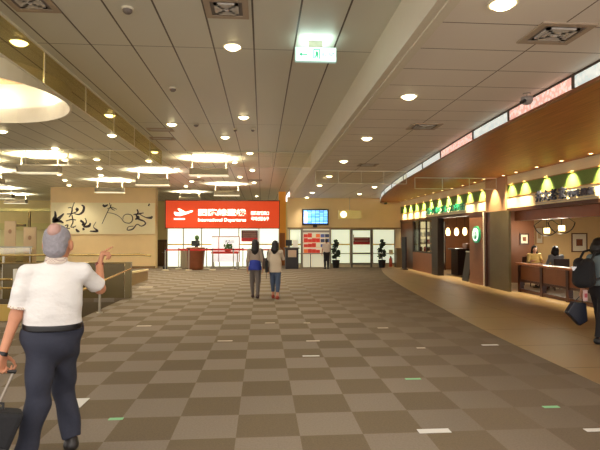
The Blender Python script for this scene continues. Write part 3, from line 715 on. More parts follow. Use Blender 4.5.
# ================================================================== left side: stair opening railings
glassd = glass_mat('brown_glass', (150, 128, 84), .16, .08)
bronze = M('bronze_panel', (116, 98, 60), .3, .55, ns=2, na=.2)
brass = M('brass_rail', (222, 190, 120), .25, .8)
t = thing('stair_railing', 'sloping brass handrail on steel posts along the stair opening, right of the pointing man', 'railing', (-3.33, 11.5, 0))
MB().box(-3.42, -3.28, 12.84, 12.98, 0, .90).build('corner_post', M('bronze_post', (120, 106, 72), .3, .6), t)
for y, zt in ((10.45, .60), (8.3, .50)): MB().cyl((-3.28, y, 0), .025, zt, seg=12).cyl((-3.28, y, 0), .06, .015, seg=16).build('post', steel, t)
MB().tube([(-3.28, 12.86, .74), (-3.28, 10.45, .62), (-3.28, 8.3, .52), (-3.28, 7.9, .52)], .024, 10).build('handrail', brass, t)
t = thing('landing_railing', 'level railing with brown panels along the far side of the stair opening', 'railing', (-7.4, 12.95, 0))
for k in range(6):
    x = -3.44-k*1.5
    MB().box(x-1.46, x-.02, 12.925, 12.945, -.6, .87).build('glass_panel', M('smoky_brown_panel', (104, 90, 56), .25, .2, ns=1.5, na=.3), t)
    MB().box(x-1.49, x-1.45, 12.96, 13.0, 0, 1.06).build('post', steel, t)
MB().tube([(-2.80, 12.9, 1.06), (-3.1, 12.93, 1.09), (-3.4, 12.95, 1.08), (-12.4, 12.95, 1.08)], .028, 10).build('handrail', brass, t)
MB().tube([(-3.42, 12.93, .88), (-12.4, 12.93, .88)], .02, 8).build('middle_rail', M('dull_rail', (150, 128, 80), .3, .6), t)
# low planter wall / stair curb behind the corner post
t = thing('stone_curb', 'low brown kerb block behind the corner post of the stair railing', 'kerb', (-4.0, 16.5, 0))
MB().poly3([(-4.6, 14.4, 0), (-4.6, 18.2, 0), (-4.6, 18.2, .3), (-4.6, 14.4, .42)], (1.0, 0, 0), .55).build('block', M('kerb_brown', (150, 120, 72), .5, ns=4), t)
MB().tube([(-4.03, 14.5, .47), (-4.03, 18.1, .36)], .03, 8).build('pale_edge', M('pale_edge', (236, 222, 170), .4), t)
# rails at far left next to the man
t = thing('escalator_balustrade', 'bronze escalator side with two pale rails at the left edge', 'escalator', (-5.2, 9.2, 0))
MB().box(-9.0, -4.55, 9.6, 9.66, 0, .30).build('skirt_panel', M('yellow_skirt', (196, 164, 80), .4), t)
for z in (.76, .60): MB().tube([(-9.0, 9.62, z), (-4.6, 9.62, z), (-4.5, 9.66, z-.02)], .02, 8).build('rail', brass, t)
MB().tube([(-4.35, 8.2, .56), (-4.95, 8.2, .28), (-5.6, 8.2, -.0)], .022, 8).build('sloping_rail', brass, t)
MB().box(-4.56, -4.50, 9.58, 9.70, 0, .95).build('end_post', steel, t)
# atrium: panels and ledge
pk = M('pink_panel', (240, 210, 166), .5)
for i, (xa, xb, ya, yb) in enumerate(((4.5, 15.5, 221, 243), (23.5, 36, 227, 246))):
    a = atY(xa, ya, 26.5 if i else 27.5); c = atY(xb, yb, a[1])
    t = thing('display_board', 'tall pinkish display board in the atrium, %s' % ('the one at the far left edge' if i == 0 else 'just left of the pointing man\'s head'), 'display board', ((a[0]+c[0])/2, a[1], 0), 'atrium display boards')
    MB().box(a[0], c[0], a[1], a[1]+.06, .1, a[2]).build('panel', pk, t, bevel=.01)
    MB().box(a[0]+.05, a[0]+.12, a[1]-.1, a[1]+.16, 0, .1).box(c[0]-.12, c[0]-.05, a[1]-.1, a[1]+.16, 0, .1).build('foot', steel, t)
    MB().sph(((a[0]+c[0])/2, a[1]-.005, a[2]-.55), .09, (1, .1, 1.3)).build('printed_mark', M('print_brown', (206, 160, 120), .6), t)
t = thing('railing_far', 'pale glass railing with white top running across the atrium', 'railing', (-14, 24, 0))
t.name = 'atrium_railing'
MB().box(-18, -10.6, 24.0, 24.03, .1, 1.0).build('glass_panel', glass_mat('pale_rail_glass', (225, 215, 160), .2), t)
MB().box(-18, -10.6, 23.97, 24.06, 1.0, 1.07).build('top_rail', white, t)
for k in range(6): MB().box(-17.9+k*1.44, -17.86+k*1.44, 23.98, 24.05, 0, 1.0).build('post', steel, t)
t = thing('wall_lamp_bar', 'slim dark bracket sign under the ledge in the atrium', 'sign', (-14, 29, 1.9))
t.name = 'bracket_sign'
a = atY(28, 213, 29.5); MB().box(a[0], a[0]+.12, 29.5, 29.6, 1.95, a[2]+.1).build('upright', M('olive_dark', (110, 90, 40), .5), t)
a = atY(16, 224, 29.5); MB().box(a[0], a[0]+.5, 29.5, 29.6, a[2]-.14, a[2]).build('plate', M('olive_dark', (110, 90, 40), .5), t)

# ================================================================== departures front furniture
def stanchion(x, y, label):
    t = thing('queue_post', label, 'queue post', (x, y, 0), 'belt queue posts before the departures front')
    MB().lathe((x, y, 0), [(.16, 0), (.16, .015), (.12, .03), (.02, .04)], seg=20).build('base', M('pale_base', (214, 202, 170), .4, .2), t)
    MB().cyl((x, y, .03), .024, .90, seg=12).build('pole', steel, t)
    MB().cyl((x, y, .90), .034, .08, seg=12).build('head', M('dark_head', (60, 50, 46), .4), t)
    return t
px_ = [-4.35, -3.3, -2.25, -1.3, -.35, .55]
for i, x in enumerate(px_): stanchion(x, 23.0, 'steel queue post with red belt, %s from the left in the front line' % ('first' if i == 0 else ORD[i]))
for i, x in enumerate([-3.9, -2.6, -.9]): stanchion(x, 23.9, 'steel queue post in the back line, %s' % ['left of the brown counter', 'left of the white notice board', 'right of the white notice board'][i])
def belt(x0, x1, y, label, y2=None):
    o = MB().poly3([(x0+.03, y, .88), (x1-.03, y2 or y, .88), (x1-.03, y2 or y, .95), (x0+.03, y, .95)], (0, 1, 0), .006).build('queue_belt', redtape)
    tag(o, label, 'queue belt', 'red belts strung between the queue posts')
for i in range(5): belt(px_[i], px_[i+1], 23.0, 'red belt strung between front queue posts, %s span from the left' % ('first' if i == 0 else ORD[i]))
belt(-3.9, -2.6, 23.9, 'red belt behind the brown counter'); belt(-2.6, -.9, 23.9, 'red belt in front of the white notice board')
# brown round counter with dark top piece
t = thing('round_counter', 'brown barrel-shaped counter with a dark monitor on top, before the glass front', 'counter', (-3.05, 23.45, 0))
MB().lathe((-3.05, 23.45, 0), [(.001, 0), (.34, 0), (.36, .1), (.42, .85), (.44, .92), (.40, 1.0), (.001, 1.0)], seg=32).build('body', M('counter_brown', (128, 70, 42), .4, ns=5, na=.2), t, smooth=True)
MB().lathe((-3.05, 23.45, .96), [(.001, .06), (.42, .06), (.445, .03), (.42, 0)], seg=32).build('top', M('counter_top', (172, 100, 64), .3), t)
MB().box(-3.25, -2.87, 23.4, 23.46, 1.08, 1.33).box(-3.09, -3.03, 23.4, 23.46, 1.0, 1.1).box(-3.18, -2.94, 23.34, 23.5, 1.0, 1.03).build('monitor', black, t)
t = thing('small_plant', 'tiny green potted plant on the round brown counter monitor', 'plant', (-3.02, 23.55, 1.02))
MB().cyl((-3.02, 23.6, 1.02), .06, .34, r2=.075, seg=16).build('pot', M('pot_grey', (150, 146, 136), .5), t)
MB().sph((-3.02, 23.6, 1.46), .11, (1, 1, 1.1), 12).build('foliage', M('leaf_green', (74, 112, 60), .7, ns=14, na=.5, bump=.6), t)
# grey bins behind the belts
for i, (x, lab) in enumerate(((-3.80, 'grey bin behind the belts, left one of a touching pair'), (-3.60, 'grey bin behind the belts, right one of a touching pair'))):
    t = thing('waste_bin', lab, 'bin', (x, 24.4, 0), 'grey bins by the glass')
    MB().box(x-.09, x+.09, 24.3, 24.55, 0, .86).build('body', M('bin_grey', (170, 158, 130), .4, .3), t, bevel=.015)
    MB().box(x-.095, x+.095, 24.29, 24.56, .86, .92).build('lid', M('bin_lid', (130, 118, 98), .4, .3), t)
# white notice board with black brush marks
t = thing('notice_board', 'white freestanding notice board with black writing and red frame', 'notice board', (-1.75, 24.2, 0))
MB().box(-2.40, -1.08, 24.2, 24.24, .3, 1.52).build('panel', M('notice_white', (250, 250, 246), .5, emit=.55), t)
MB().box(-2.40, -1.08, 24.18, 24.2, 1.50, 1.54).box(-1.10, -1.06, 24.18, 24.2, .3, 1.52).box(-2.08, -2.05, 24.18, 24.2, .3, 1.52).build('frame', M('pinkish_frame', (190, 120, 110), .5), t)
for x in (-2.3, -1.2): MB().box(x-.03, x+.03, 24.1, 24.34, 0, .3).build('foot', steel, t)
text('lettering', '水之心', (-1.55, 24.19, 1.28), .46, .15, ink, t, bold=.01)
t = thing('flower_arrangement', 'small green plant arrangement in front of the white notice board', 'plant', (-1.6, 23.75, .86))
MB().lathe((-1.6, 23.75, .82), [(.001, 0), (.13, 0), (.2, .12), (.001, .12)], seg=20).build('bowl', M('bowl_tan', (170, 110, 80), .5), t)
b = MB(); rnd = random.Random(3)
for k in range(26):
    a = rnd.uniform(0, 2*PI); r = rnd.uniform(.05, .2); b.sph((-1.6+math.cos(a)*r, 23.75+math.sin(a)*r*.7, .96+rnd.uniform(0, .18)), .045, (1, 1, 1.3), 8)
b.tube([(-1.6, 23.75, .95), (-1.62, 23.75, 1.2), (-1.58, 23.75, 1.25)], .02).build('foliage', M('leaf_green', (74, 112, 60), .7, ns=14, na=.5, bump=.6), t)
t = thing('red_table', 'low red-topped table behind the belts holding the plant arrangement', 'table', (-1.75, 23.75, 0))
MB().box(-2.35, -1.1, 23.5, 24.0, .72, .82).build('table_top', M('red_cloth_top', (206, 60, 50), .6), t)
for x in (-2.3, -1.15):
    for y in (23.55, 23.95): MB().cyl((x, y, 0), .018, .72, seg=8).build('leg', steel, t)
# posters on glass
def poster(name, label, x0, x1, z0, z1, y, top, bottom, rows):
    t = thing(name, label, 'poster', ((x0+x1)/2, y, z0), 'dark and red notices on the glass')
    zs = z0+(z1-z0)*.32
    MB().box(x0, x1, y, y+.02, zs, z1).build('upper_field', top, t)
    MB().box(x0, x1, y, y+.02, z0, zs).build('lower_field', bottom, t)
    b = MB()
    for k in range(rows): b.box(x0+.08, x1-.08, y-.004, y, zs+(z1-zs)*(k+.35)/rows, zs+(z1-zs)*(k+.6)/rows)
    b.build('text_lines', M('notice_line', (196, 150, 130), .5), t)
pt = M('poster_dark', (96, 56, 50), .5); pb = M('poster_red', (186, 44, 46), .5)
poster('notice_poster', 'dark poster with red lower part on the departures glass behind the women', -1.02, -.20, 1.27, 1.83, DY-.06, pt, pb, 4)
poster('notice_poster', 'dark poster with red lower part on the door of the back wall', 4.5, 5.34, 1.12, 1.48, BY-.03, M('poster_deep_red', (122, 34, 34), .5), pb, 2)
# dark cabinet in the left corridor
t = thing('dark_cabinet', 'dark brown cabinet standing in the passage left of the red sign', 'cabinet', (-5.25, 26.4, 0))
MB().box(-5.35, -4.75, 26.2, 26.7, 0, 1.35).build('body', M('cabinet_brown', (96, 66, 34), .5), t, bevel=.01)
MB().box(-5.3, -5.07, 26.18, 26.2, .1, 1.25).build('door', M('cabinet_door', (110, 78, 42), .5), t)
MB().box(-5.03, -4.8, 26.18, 26.2, .1, 1.25).build('door', M('cabinet_door', (110, 78, 42), .5), t)
for dk, kx in zip([o for o in children(t) if o.name.startswith('door')], (-5.10, -5.0)): MB().sph((kx, 26.17, .7), .02, seg=8).build('knob', steel, dk)
# little black case at left foot of glass
t = thing('door_closer_box', 'small black floor box at the left foot of the departures glass', 'box', (-4.55, 23.9, 0))
MB().box(-4.62, -4.45, 23.85, 24.0, 0, .13).build('box', black, t, bevel=.01); t.name = 'floor_box'
# information kiosk
t = thing('information_kiosk', 'black kiosk with white sheet and monitor at the back wall corner', 'kiosk', (1.42, 23.6, 0))
MB().box(1.10, 1.72, 23.5, 23.95, 0, .95).build('body', M('kiosk_dark', (48, 44, 48), .5), t, bevel=.01)
MB().box(1.05, 1.77, 23.45, 24.0, .95, 1.0).build('top', M('kiosk_top', (80, 66, 54), .4), t)
MB().box(1.22, 1.62, 23.485, 23.5, .55, .88).build('paper_notice', M('paper', (212, 184, 160), .6), t)
MB().box(1.12, 1.42, 23.7, 23.74, 1.08, 1.36).box(1.25, 1.29, 23.72, 23.76, 1.0, 1.1).build('monitor', black, t)
MB().box(1.45, 1.70, 23.6, 23.62, 1.02, 1.36).build('acrylic_sign', M('acrylic_white', (232, 224, 204), .4, emit=.2), t)
# snack / ad display in back wall
t = thing('souvenir_display', 'lit display case of red and blue goods below the flight board', 'display case', (2.65, BY, 0))
MB().box(1.95, 3.36, BY+.02, BY+.28, .0, 1.9).build('back_panel', M('case_white', (240, 228, 200), .5, emit=.3), t)
b = MB()
for x in (1.95, 3.31): b.box(x, x+.05, BY-.12, BY+.02, 0, 1.92)
b.box(2.0, 3.31, BY-.12, BY+.02, .66, .71).box(2.0, 3.31, BY-.12, BY+.02, 1.72, 1.82)
b.build('frame', alu, t)
MB().box(2.0, 3.31, BY-.02, BY+.02, .02, .62).build('lower_panel', M('case_lower', (236, 230, 200), .5, emit=.35), t)
MB().cyl((2.38, BY-.08, 0), .02, .66, seg=8).build('leg', dark, t)
for z in (.98, 1.22, 1.46): MB().box(2.0, 3.31, BY-.11, BY+.02, z, z+.02).build('shelf', M('shelf_pale', (238, 210, 160), .5), t)
rnd = random.Random(5)
cols = [((206, 60, 44), 'red'), ((232, 120, 60), 'orange'), ((90, 100, 150), 'blue'), ((236, 226, 190), 'cream'), ((60, 66, 90), 'navy')]
slots = [2.05, 2.25, 2.45, 2.65, 2.88, 3.10]
for r_, (z, nm) in enumerate(((.715, 'lowest'), (1.0, 'second'), (1.24, 'third'), (1.48, 'top'))):
    for i, x in enumerate(slots):
        k = rnd.choice([0, 0, 1, 3]) if i < 4 else rnd.choice([2, 2, 4, 3])
        h = rnd.uniform(.14, .2)
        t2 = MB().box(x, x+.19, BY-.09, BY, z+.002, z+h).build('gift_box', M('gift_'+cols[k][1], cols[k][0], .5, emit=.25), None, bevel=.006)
        tag(t2, '%s gift box on the %s shelf of the display case, %s from the left' % (cols[k][1], nm, 'first' if i == 0 else ORD[i]), 'gift box', 'gift boxes on the display shelves')
# topiary plants
def topiary(x, y, label, seed):
    t = thing('potted_topiary', label, 'plant', (x, y, 0), 'spiral topiary plants at the back wall')
    MB().lathe((x, y, 0), [(.001, 0), (.14, 0), (.19, .36), (.20, .38), (.17, .38), (.16, .33), (.001, .33)], seg=24).build('pot', black, t)
    MB().tube([(x, y, .3), (x+.03, y, .6), (x-.04, y, .9), (x+.02, y, 1.2)], .02).build('stem', M('stem_brown', (74, 52, 34), .7), t)
    rnd = random.Random(seed); b = MB()
    for (dx, z, r) in ((-.08, .56, .14), (.10, .62, .11), (.12, .78, .10), (-.10, .86, .15), (-.04, 1.06, .13), (.06, 1.16, .12), (0, 1.30, .09)):
        for k in range(44):
            v = Vector((rnd.gauss(0, 1), rnd.gauss(0, 1), rnd.gauss(0, 1))).normalized()*r*rnd.uniform(.35, 1)
            b.sph((x+dx+v.x, y+v.y, z+v.z), .042, (1, 1, .7), 6)
    b.build('foliage', M('topiary_green', (34, 46, 28), .8, ns=20, na=.4), t)
topiary(3.58, 24.1, 'spiral topiary in a black pot beside the person at the display case', 1)
topiary(5.85, 24.1, 'spiral topiary in a black pot right of the glass door', 2)
# extinguisher
t = thing('fire_extinguisher', 'small red and pale fire extinguisher at the right end of the back wall', 'fire extinguisher', (6.32, 24.25, 0))
MB().lathe((6.32, 24.25, .03), [(.001, 0), (.075, 0), (.08, .02), (.08, .36), (.05, .43), (.02, .46), (.001, .46)], seg=20).build('cylinder', M('ext_red', (200, 90, 60), .4), t, smooth=True)
MB().cyl((6.32, 24.25, 0), .11, .03, seg=20).build('stand', white, t)
MB().box(6.29, 6.35, 24.2, 24.3, .49, .55).tube([(6.32, 24.2, .5), (6.42, 24.2, .44), (6.42, 24.2, .2)], .012).build('valve_hose', dark, t)
# wall notice above it
o = MB().box(6.30, 6.50, BY-.02, BY, .62, .86).build('wall_notice', M('paper2', (236, 226, 190), .5)); tag(o, 'small pale notice on the glass above the fire extinguisher', 'notice')
# cctv on the far wall
t = thing('bullet_camera', 'tiny dark camera high on the back wall under the curved fascia', 'security camera', (6.1, 24.2, 3.1))
MB().box(6.06, 6.14, 24.2, 24.42, 3.12, 3.2).build('housing', black, t); MB().cyl((6.1, 24.4, 3.15), .02, .1, axis='y', seg=8).build('bracket', dark, t)

# floor marker stickers
mk = [(434, 431, .26, .08, 0, 'white'), (413, 379, .17, .05, 1, 'green'), (490, 345, .24, .06, 0, 'white'), (551, 407, .15, .05, 1, 'green'), (597, 430, .2, .06, 0, 'white'), (313, 341, .2, .06, 0, 'pale'),
      (225, 341, .22, .06, 0, 'pale'), (311, 356, .22, .05, 0, 'white'), (78, 403, .13, .26, 0, 'white'), (116, 419, .12, .05, 1, 'green'), (270, 323, .18, .05, 0, 'pale'), (144, 326, .24, .08, 0, 'pale'), (383, 328, .18, .05, 0, 'pale'), (421, 348, .12, .05, 0, 'pale'),
      (146, 287, .4, .14, 0, 'pale'), (307, 323, .12, .05, 0, 'pale')]
where = ['nearest the camera right of centre', 'centre right, just past a white one', 'near the stone floor edge', 'lower right corner region', 'at the right frame edge', 'centre, in the row beyond the middle',
         'left of centre', 'right under the picture centre', 'beside the pointing man\'s leg', 'a step right of the pointing man\'s shoe', 'below the two walking women', 'left, before the stair railing', 'right of centre, farther away', 'between two tiles left of the stone floor', 'far left, before the brown counter', 'a little right of the walking women']
for (x, y, w, d_, g, c), wh in zip(mk, where):
    p = atZ(x, y, 0)
    col = {'white': (214, 212, 206), 'green': (130, 190, 140), 'pale': (190, 176, 156)}[c]
    o = MB().box(p[0]-w/2, p[0]+w/2, p[1]-d_/2, p[1]+d_/2, .0, .003).build('floor_sticker', M('sticker_'+c, col, .5))
    tag(o, '%s strip sticker on the carpet, %s' % (c, wh), 'floor sticker', 'strip stickers on the carpet')

# ================================================================== coffee shop interior (far)
def pendant(x, y, z, label, top=2.42):
    t = thing('pendant_lamp', label, 'pendant lamp', (x, y, z), 'glowing pendant lamps over the coffee counter')
    MB().lathe((x, y, z-.16), [(.001, 0), (.06, .02), (.09, .1), (.09, .2), (.06, .3), (.02, .33), (.001, .33)], seg=20).build('shade', glow, t, smooth=True)
    MB().cyl((x, y, z+.17), .006, top-z-.17, seg=6).build('cord', dark, t)
    lamp('bulb', 'POINT', (x, y, z-.3), 14, WARM, t, shadow_soft_size=.08)
for (x, y), lab in zip(((7.8, 1.72), (8.17, 1.72), (8.53, 1.74)), ('left', 'middle', 'right')):
    pendant(x, 20.5, y, 'oval glowing pendant lamp in the far coffee shop, %s of three' % lab)
t = thing('service_counter', 'dark service counter inside the far coffee shop', 'counter', (8.8, 19.6, 0))
MB().box(7.7, 11.6, 19.2, 19.9, 0, 1.0).build('body', M('counter_dark', (44, 26, 18), .5), t)
MB().box(7.6, 11.65, 19.1, 20.0, 1.0, 1.05).build('worktop', M('worktop_dark', (70, 44, 28), .3), t)
MB().box(8.1, 8.5, 19.3, 19.7, 1.05, 1.25).build('register', M('register', (150, 90, 50), .5), t)
# menu / pastry shelving seen through window
t = thing('merchandise_shelf', 'lit shelf unit of cups and jars behind the coffee shop window', 'shelf unit', (7.7, 22.3, 0))
MB().box(7.1, 8.3, 22.46, 22.5, .3, 2.2).build('back_panel', M('lit_shelf_back', (236, 226, 186), .5, emit=.7), t)
for z in (.84, 1.18, 1.52, 1.86): MB().box(7.14, 8.3, 22.2, 22.46, z, z+.03).build('shelf', M('shelf_wood', (150, 100, 60), .4), t)
for x in (7.1, 7.68, 8.3): MB().box(x, x+.04, 22.2, 22.46, .0, 2.2).build('side_panel', darkwood, t)
rnd = random.Random(11)
for r_, z in enumerate((.87, 1.21, 1.55)):
    for i in range(6):
        x = 7.24+i*.17+(.1 if i > 2 else 0)
        k = rnd.choice(['jar_white', 'jar_brown', 'jar_red']); c = {'jar_white': (230, 224, 206), 'jar_brown': (96, 60, 36), 'jar_red': (150, 50, 40)}[k]
        o = MB().lathe((x, 22.32, z), [(.001, 0), (.055, 0), (.06, .14), (.045, .17), (.05, .19), (.001, .19)], seg=14).build('jar', M(k, c, .4), smooth=True)
        tag(o, '%s jar on the %s shelf behind the shop window, %s' % (k[4:], ['lower', 'middle', 'upper'][r_], 'leftmost' if i == 0 else ORD[i]+' from the left'), 'jar', 'jars on the coffee shop shelves')
t = thing('menu_stand', 'slanted dark folding menu stand at the coffee shop entrance', 'sign stand', (6.75, 16.6, 0))
MB().poly3([(6.95, 16.5, 0), (6.95, 17.0, 0), (7.12, 17.0, 1.0), (7.12, 16.5, 1.0)], (1, 0, 0), .03).poly3([(7.32, 16.5, 0), (7.32, 17.0, 0), (7.17, 17.0, 1.0), (7.17, 16.5, 1.0)], (1, 0, 0), .03).build('boards', dark, t)
MB().box(7.1, 7.2, 16.5, 17.0, .99, 1.03).build('hinge', steel, t)
t = thing('tall_banner', 'dark standing banner in the shadowed doorway before the back wall', 'banner', (6.6, 22.9, 0))
MB().box(6.5, 6.56, 22.3, 22.9, .05, 1.5).build('panel', M('banner_dark', (34, 24, 34), .6), t)
MB().box(6.42, 6.64, 22.35, 22.85, 0, .05).build('base', dark, t)
o = MB().box(6.55, 6.85, 24.0, 24.4, 0, .95).build('bin_cabinet', M('grey_bin', (110, 92, 66), .5), None, bevel=.01); o.name = 'waste_cabinet'
tag(o, 'brownish waste cabinet in the corner beside the fire extinguisher', 'bin')

# ================================================================== lounge cafe (near)
t = thing('cafe_barrier', 'long wooden counter barrier with panels and open lower part before the seated women', 'counter', (7.2, 11, 0))
MB().box(7.05, 7.35, 7.0, 13.48, .76, .81).build('top_board', M('barrier_top', (120, 70, 40), .35), t)
for k in range(6):
    ya = 12.35-k*1.1
    MB().box(7.16, 7.20, ya+.06, ya+1.04, .36, .74).build('panel', M('barrier_panel', (128, 76, 38), .4, ns=4, na=.2), t)
for k in range(7):
    y = 13.45-k*1.1
    MB().box(7.13, 7.25, y-.06, y+.04, 0, .76).build('post', darkwood, t)
MB().box(7.15, 7.22, 7.0, 13.4, .3, .36).box(7.15, 7.22, 7.0, 13.4, .02, .1).build('rail', darkwood, t)
def frame_pic(x0, x1, z0, z1, y, label, fr, mat_, inner):
    t = thing('framed_picture', label, 'picture', ((x0+x1)/2, y, z0), 'framed pictures in the lounge cafe')
    MB().box(x0, x1, y-.03, y, z0, z0+.04).box(x0, x1, y-.03, y, z1-.04, z1).box(x0, x0+.04, y-.03, y, z0+.04, z1-.04).box(x1-.04, x1, y-.03, y, z0+.04, z1-.04).build('frame', fr, t)
    MB().box(x0+.04, x1-.04, y-.015, y-.002, z0+.04, z1-.04).build('mount', mat_, t)
    w = x1-x0; h = z1-z0
    MB().box(x0+w*.3, x1-w*.3, y-.019, y-.015, z0+h*.32, z1-h*.32).build('print', inner, t)
mt = M('picture_mount', (240, 226, 196), .6); pr_ = M('picture_print', (130, 70, 34), .6)
a = atY(519.5, 233.5, 16); c = atY(528.5, 244.5, 16)
frame_pic(a[0], c[0], c[2], a[2], 15.99, 'small square framed picture on the brown lounge wall', darkwood, mt, pr_)
a = atY(535, 227, 18); c = atY(543, 244, 18)
frame_pic(a[0], c[0], c[2], a[2], 17.99, 'tall pale framed picture beside the brown wall edge', lightwood, mt, M('pale_print', (206, 170, 120), .6))
a = atY(571, 233, 18); c = atY(587, 252, 18)
frame_pic(a[0], c[0], c[2], a[2], 17.99, 'large framed picture on the beige wall left of the backpack wearer', M('frame_brown', (110, 64, 34), .4), mt, pr_)
def bowl_pendant(x, y, z, label):
    t = thing('bowl_pendant', label, 'pendant lamp', (x, y, z), 'curved-arm pendant lamps in the lounge cafe')
    MB().cyl((x, y, z-.02), .085, .16, seg=20).build('shade', M('square_glow', (255, 226, 150), .5, emit=5), t)
    pts = [(x+.42*math.cos(a), y, z+.30-.42*math.sin(a)*.95) for a in [math.radians(d) for d in range(10, 171, 16)]]
    MB().tube(pts, .016).cyl((x, y, z+.14), .01, 2.40-z-.14, seg=6).tube([pts[0], (x, y, z+.5)], .008).tube([pts[-1], (x, y, z+.5)], .008).build('curved_frame', dark, t)
    lamp('bulb', 'POINT', (x, y, z-.25), 22, WARM, t, shadow_soft_size=.1)
bowl_pendant(8.88, 15.0, 1.66, 'pendant lamp with glowing shade in a curved dark cradle, left one of two')
bowl_pendant(8.74, 14.0, 1.72, 'pendant lamp with glowing shade in a curved dark cradle, right one of two')
# unseen lamps added inside the lounge to keep its beige wall lit
for i, (x, y) in enumerate(((10.6, 16.4), (12.8, 15.2), (11.5, 11), (8.3, 15.4))):
    t = thing('lounge_fill_lamp', 'added unseen fill lamp inside the lounge cafe, %s to the dark brown wall' % ORD[i], 'downlight', (x, y, 2.42), 'added lounge cafe fill lamps')
    MB().cyl((x, y, 2.40), .07, .018, seg=16).build('lens', glow, t)
    lamp('bulb', 'SPOT', (x, y, 2.38), 60, WARM, t, spot_size=math.radians(150), spot_blend=.7, shadow_soft_size=.1)
for i, (x, y) in enumerate(((9.5, 21.6), (8.6, 16.6), (7.45, 21.5))):
    t = thing('shop_downlight', 'recessed ceiling lamp inside the far coffee shop, %s' % ['over the amber wall', 'near the entrance', 'above the window shelves'][i], 'downlight', (x, y, 2.42), 'coffee shop ceiling lamps')
    MB().cyl((x, y, 2.40), .05, .018, seg=16).build('lens', glow, t)
    lamp('bulb', 'SPOT', (x, y, 2.38), 13, WARM, t, spot_size=math.radians(140), spot_blend=.7, shadow_soft_size=.1)
def chair(x, y, yaw, label):
    t = thing('cafe_chair', label, 'chair', (x, y, 0), 'lounge cafe chairs')
    M_ = Matrix.Rotation(yaw, 4, 'Z')
    def part(nm, b, mat):
        o = b.build(nm, mat, t); o.data.transform(M_)
        return o
    part('seat', MB().box(x-.22, x+.22, y-.22, y+.22, .42, .47), redwood); part('backrest', MB().box(x-.22, x+.22, y-.24, y-.2, .5, .9), darkwood)
    for sx in (-.19, .19):
        for sy in (-.19, .19): part('leg', MB().cyl((x+sx, y+sy, 0), .018, .42, seg=8), darkwood)
chair(8.42, 15.0, PI, 'dark wooden chair under the woman in yellow'); chair(8.53, 13.9, 0, 'dark wooden chair under the woman with her back turned')
t = thing('cafe_table', 'small round wooden table between the two seated women', 'table', (8.35, 14.5, 0))
MB().lathe((8.35, 14.5, .70), [(.001, 0), (.3, 0), (.3, .03), (.001, .03)], seg=28).build('table_top', redwood, t)
MB().cyl((8.35, 14.5, 0), .03, .70, seg=12).cyl((8.35, 14.5, 0), .2, .02, seg=20).build('pedestal', dark, t)

